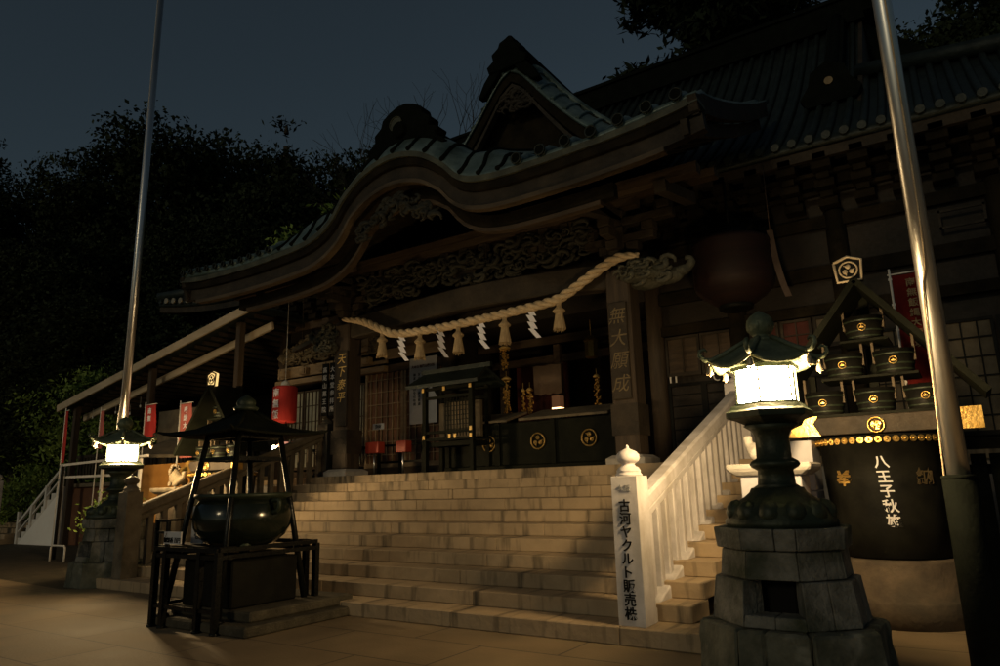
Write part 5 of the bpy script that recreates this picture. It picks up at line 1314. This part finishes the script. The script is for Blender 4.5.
t = thing('orange_panel', 'plain orange board panel lit behind the left stone post', 'panel', (-17.2, 10.8, 0))
mb = MB(); mb.box(-19.0, -16.35, 10.78, 10.84, .9, 2.42); mb.build('board', 'orange', t)
for x in (-18.9, -16.45): mb = MB(); mb.box(x - .05, x + .05, 10.85, 10.95, 0, 2.42); mb.build('post', 'wood', t)
t = thing('old_canopy', 'low weathered board canopy above the orange panel', 'canopy', (-17.2, 10.9, 2.4))
mb = MB(); mb.add([(-19.2, 10.4, 2.62), (-15.9, 10.4, 2.5), (-15.9, 11.5, 2.75), (-19.2, 11.5, 3.05), (-19.2, 10.4, 2.7), (-15.9, 10.4, 2.58), (-15.9, 11.5, 2.83), (-19.2, 11.5, 3.13)],
    [(0, 3, 2, 1), (4, 5, 6, 7), (0, 1, 5, 4), (1, 2, 6, 5), (2, 3, 7, 6), (3, 0, 4, 7)]); mb.build('roof_board', 'thatch', t)
for x in (-19, -16): mb = MB(); mb.box(x - .05, x + .05, 11.3, 11.4, 0, 2.8); mb.build('post', 'wood', t)
# stone post + steps at the far left edge
t = thing('stone_post', 'pale stone post at the left edge of the picture', 'post', (-30.6, 11.8, 0))
mb = MB(); mb.box(-30.75, -30.45, 11.7, 12.0, .4, 2.3); mb.build('shaft', 'newel', t, bevel=.03); mb = MB(); mb.lathe((-30.6, 11.85, 2.3), [(.14, 0), (.1, .04), (.15, .1), (.12, .2), (.01, .26)], 12); mb.build('cap', 'newel', t)
t = thing('stone_steps', 'short flight of low stone steps at the far left edge', 'staircase', (-31.5, 12, 0))
for k in range(4): mb = MB(); mb.box(-34.5, -29.9, 11.6 + .4 * k, 14, .18 * k, .18 * (k + 1)); mb.build('step', 'step', t, bevel=.01)
t = thing('low_fence_rail', 'low bent metal rail standing on the earth at left', 'railing', (-19.6, 9.0, 0))
mb = MB(); mb.tube([(-20.4, 9.3, 0), (-20.4, 9.3, .35), (-20.3, 9.3, .4), (-19.7, 9.3, .4), (-19.65, 9.3, .35), (-19.65, 9.3, 0)], .025, 8); mb.build('rail', 'white', t)
t = thing('wooden_prop', 'thin leaning timber prop beside the brown panel', 'prop', (-19.2, 9.6, 0))
mb = MB(); mb.bar((-19.5, 9.9, 0), (-18.9, 10.2, 1.4), .07, .05); mb.build('stick', 'thatch', t)
leafy('potted_bush', 'small leafy bush behind the left lantern pedestal', (-17.0, 9.0, 0), [(0, 0, .9, .5, .9), (.3, .1, 1.3, .4, .9), (-.3, .1, 1.2, .4, .9)], 1800, .05, 'leafmid', 40, 'shrub')
# right end: dark railing and low fence under the main eave
t = thing('dark_side_fence', 'dark board fence in the shadow right of the rain tub', 'fence', (2, 10.6, 0))
mb = MB()
for k in range(22): x = -.05 + k * .2; mb.box(x, x + .17, 10.7, 10.74, 0, 1.85)
mb.box(-.1, 4.4, 10.74, 10.8, 1.6, 1.72); mb.build('boards', 'sleeve', t)

# ------------------------------------------------------------------ world, sun, camera
w = bpy.data.worlds.new('World'); sc.world = w; w.use_nodes = True; nt = w.node_tree
bg = nt.nodes['Background']; sky_ = nt.nodes.new('ShaderNodeTexSky'); sky_.sky_type = 'NISHITA'; sky_.sun_disc = False
EL, AZ = math.radians(17), math.radians(180 + 4)
sky_.sun_elevation = math.radians(17); sky_.sun_rotation = AZ; sky_.air_density = 1.0; sky_.dust_density = .6; sky_.ozone_density = 3.0
hs = nt.nodes.new('ShaderNodeHueSaturation'); hs.inputs['Saturation'].default_value = .62
nt.links.new(sky_.outputs[0], hs.inputs['Color']); mt_ = nt.nodes.new('ShaderNodeMixRGB'); mt_.blend_type = 'MULTIPLY'; mt_.inputs[0].default_value = 1; mt_.inputs[2].default_value = (.84, 1.0, .93, 1)
nt.links.new(hs.outputs[0], mt_.inputs[1]); nt.links.new(mt_.outputs[0], bg.inputs[0]); bg.inputs[1].default_value = .0145
sd = bpy.data.lights.new('sun', 'SUN'); sd.energy = .26; sd.angle = math.radians(6); sd.color = (1, .78, .45)
so = bpy.data.objects.new('sun', sd); COL.objects.link(so)
d = Vector((.10, math.cos(EL), -math.sin(EL)))
so.rotation_euler = d.to_track_quat('-Z', 'Y').to_euler()

cd = bpy.data.cameras.new('camera'); cam = bpy.data.objects.new('camera', cd); COL.objects.link(cam); sc.camera = cam
cd.sensor_width = 36; cd.lens = 25.2; cd.clip_end = 1000; cd.clip_start = .05
Rm = Matrix(((0.83074499, 0.14009338, 0.53873613), (0.55605905, -0.16414784, -0.81477225), (-0.02571182, 0.97643706, -0.21426519)))
cam.matrix_world = Matrix.Translation((0, 0, 1.6)) @ Rm.to_4x4()
sc.view_settings.view_transform = 'Standard'; sc.view_settings.look = 'None'; sc.view_settings.exposure = 0; sc.view_settings.gamma = 1
sc.cycles.use_denoising = True
sc.cycles.max_bounces = 6; sc.cycles.sample_clamp_indirect = 4
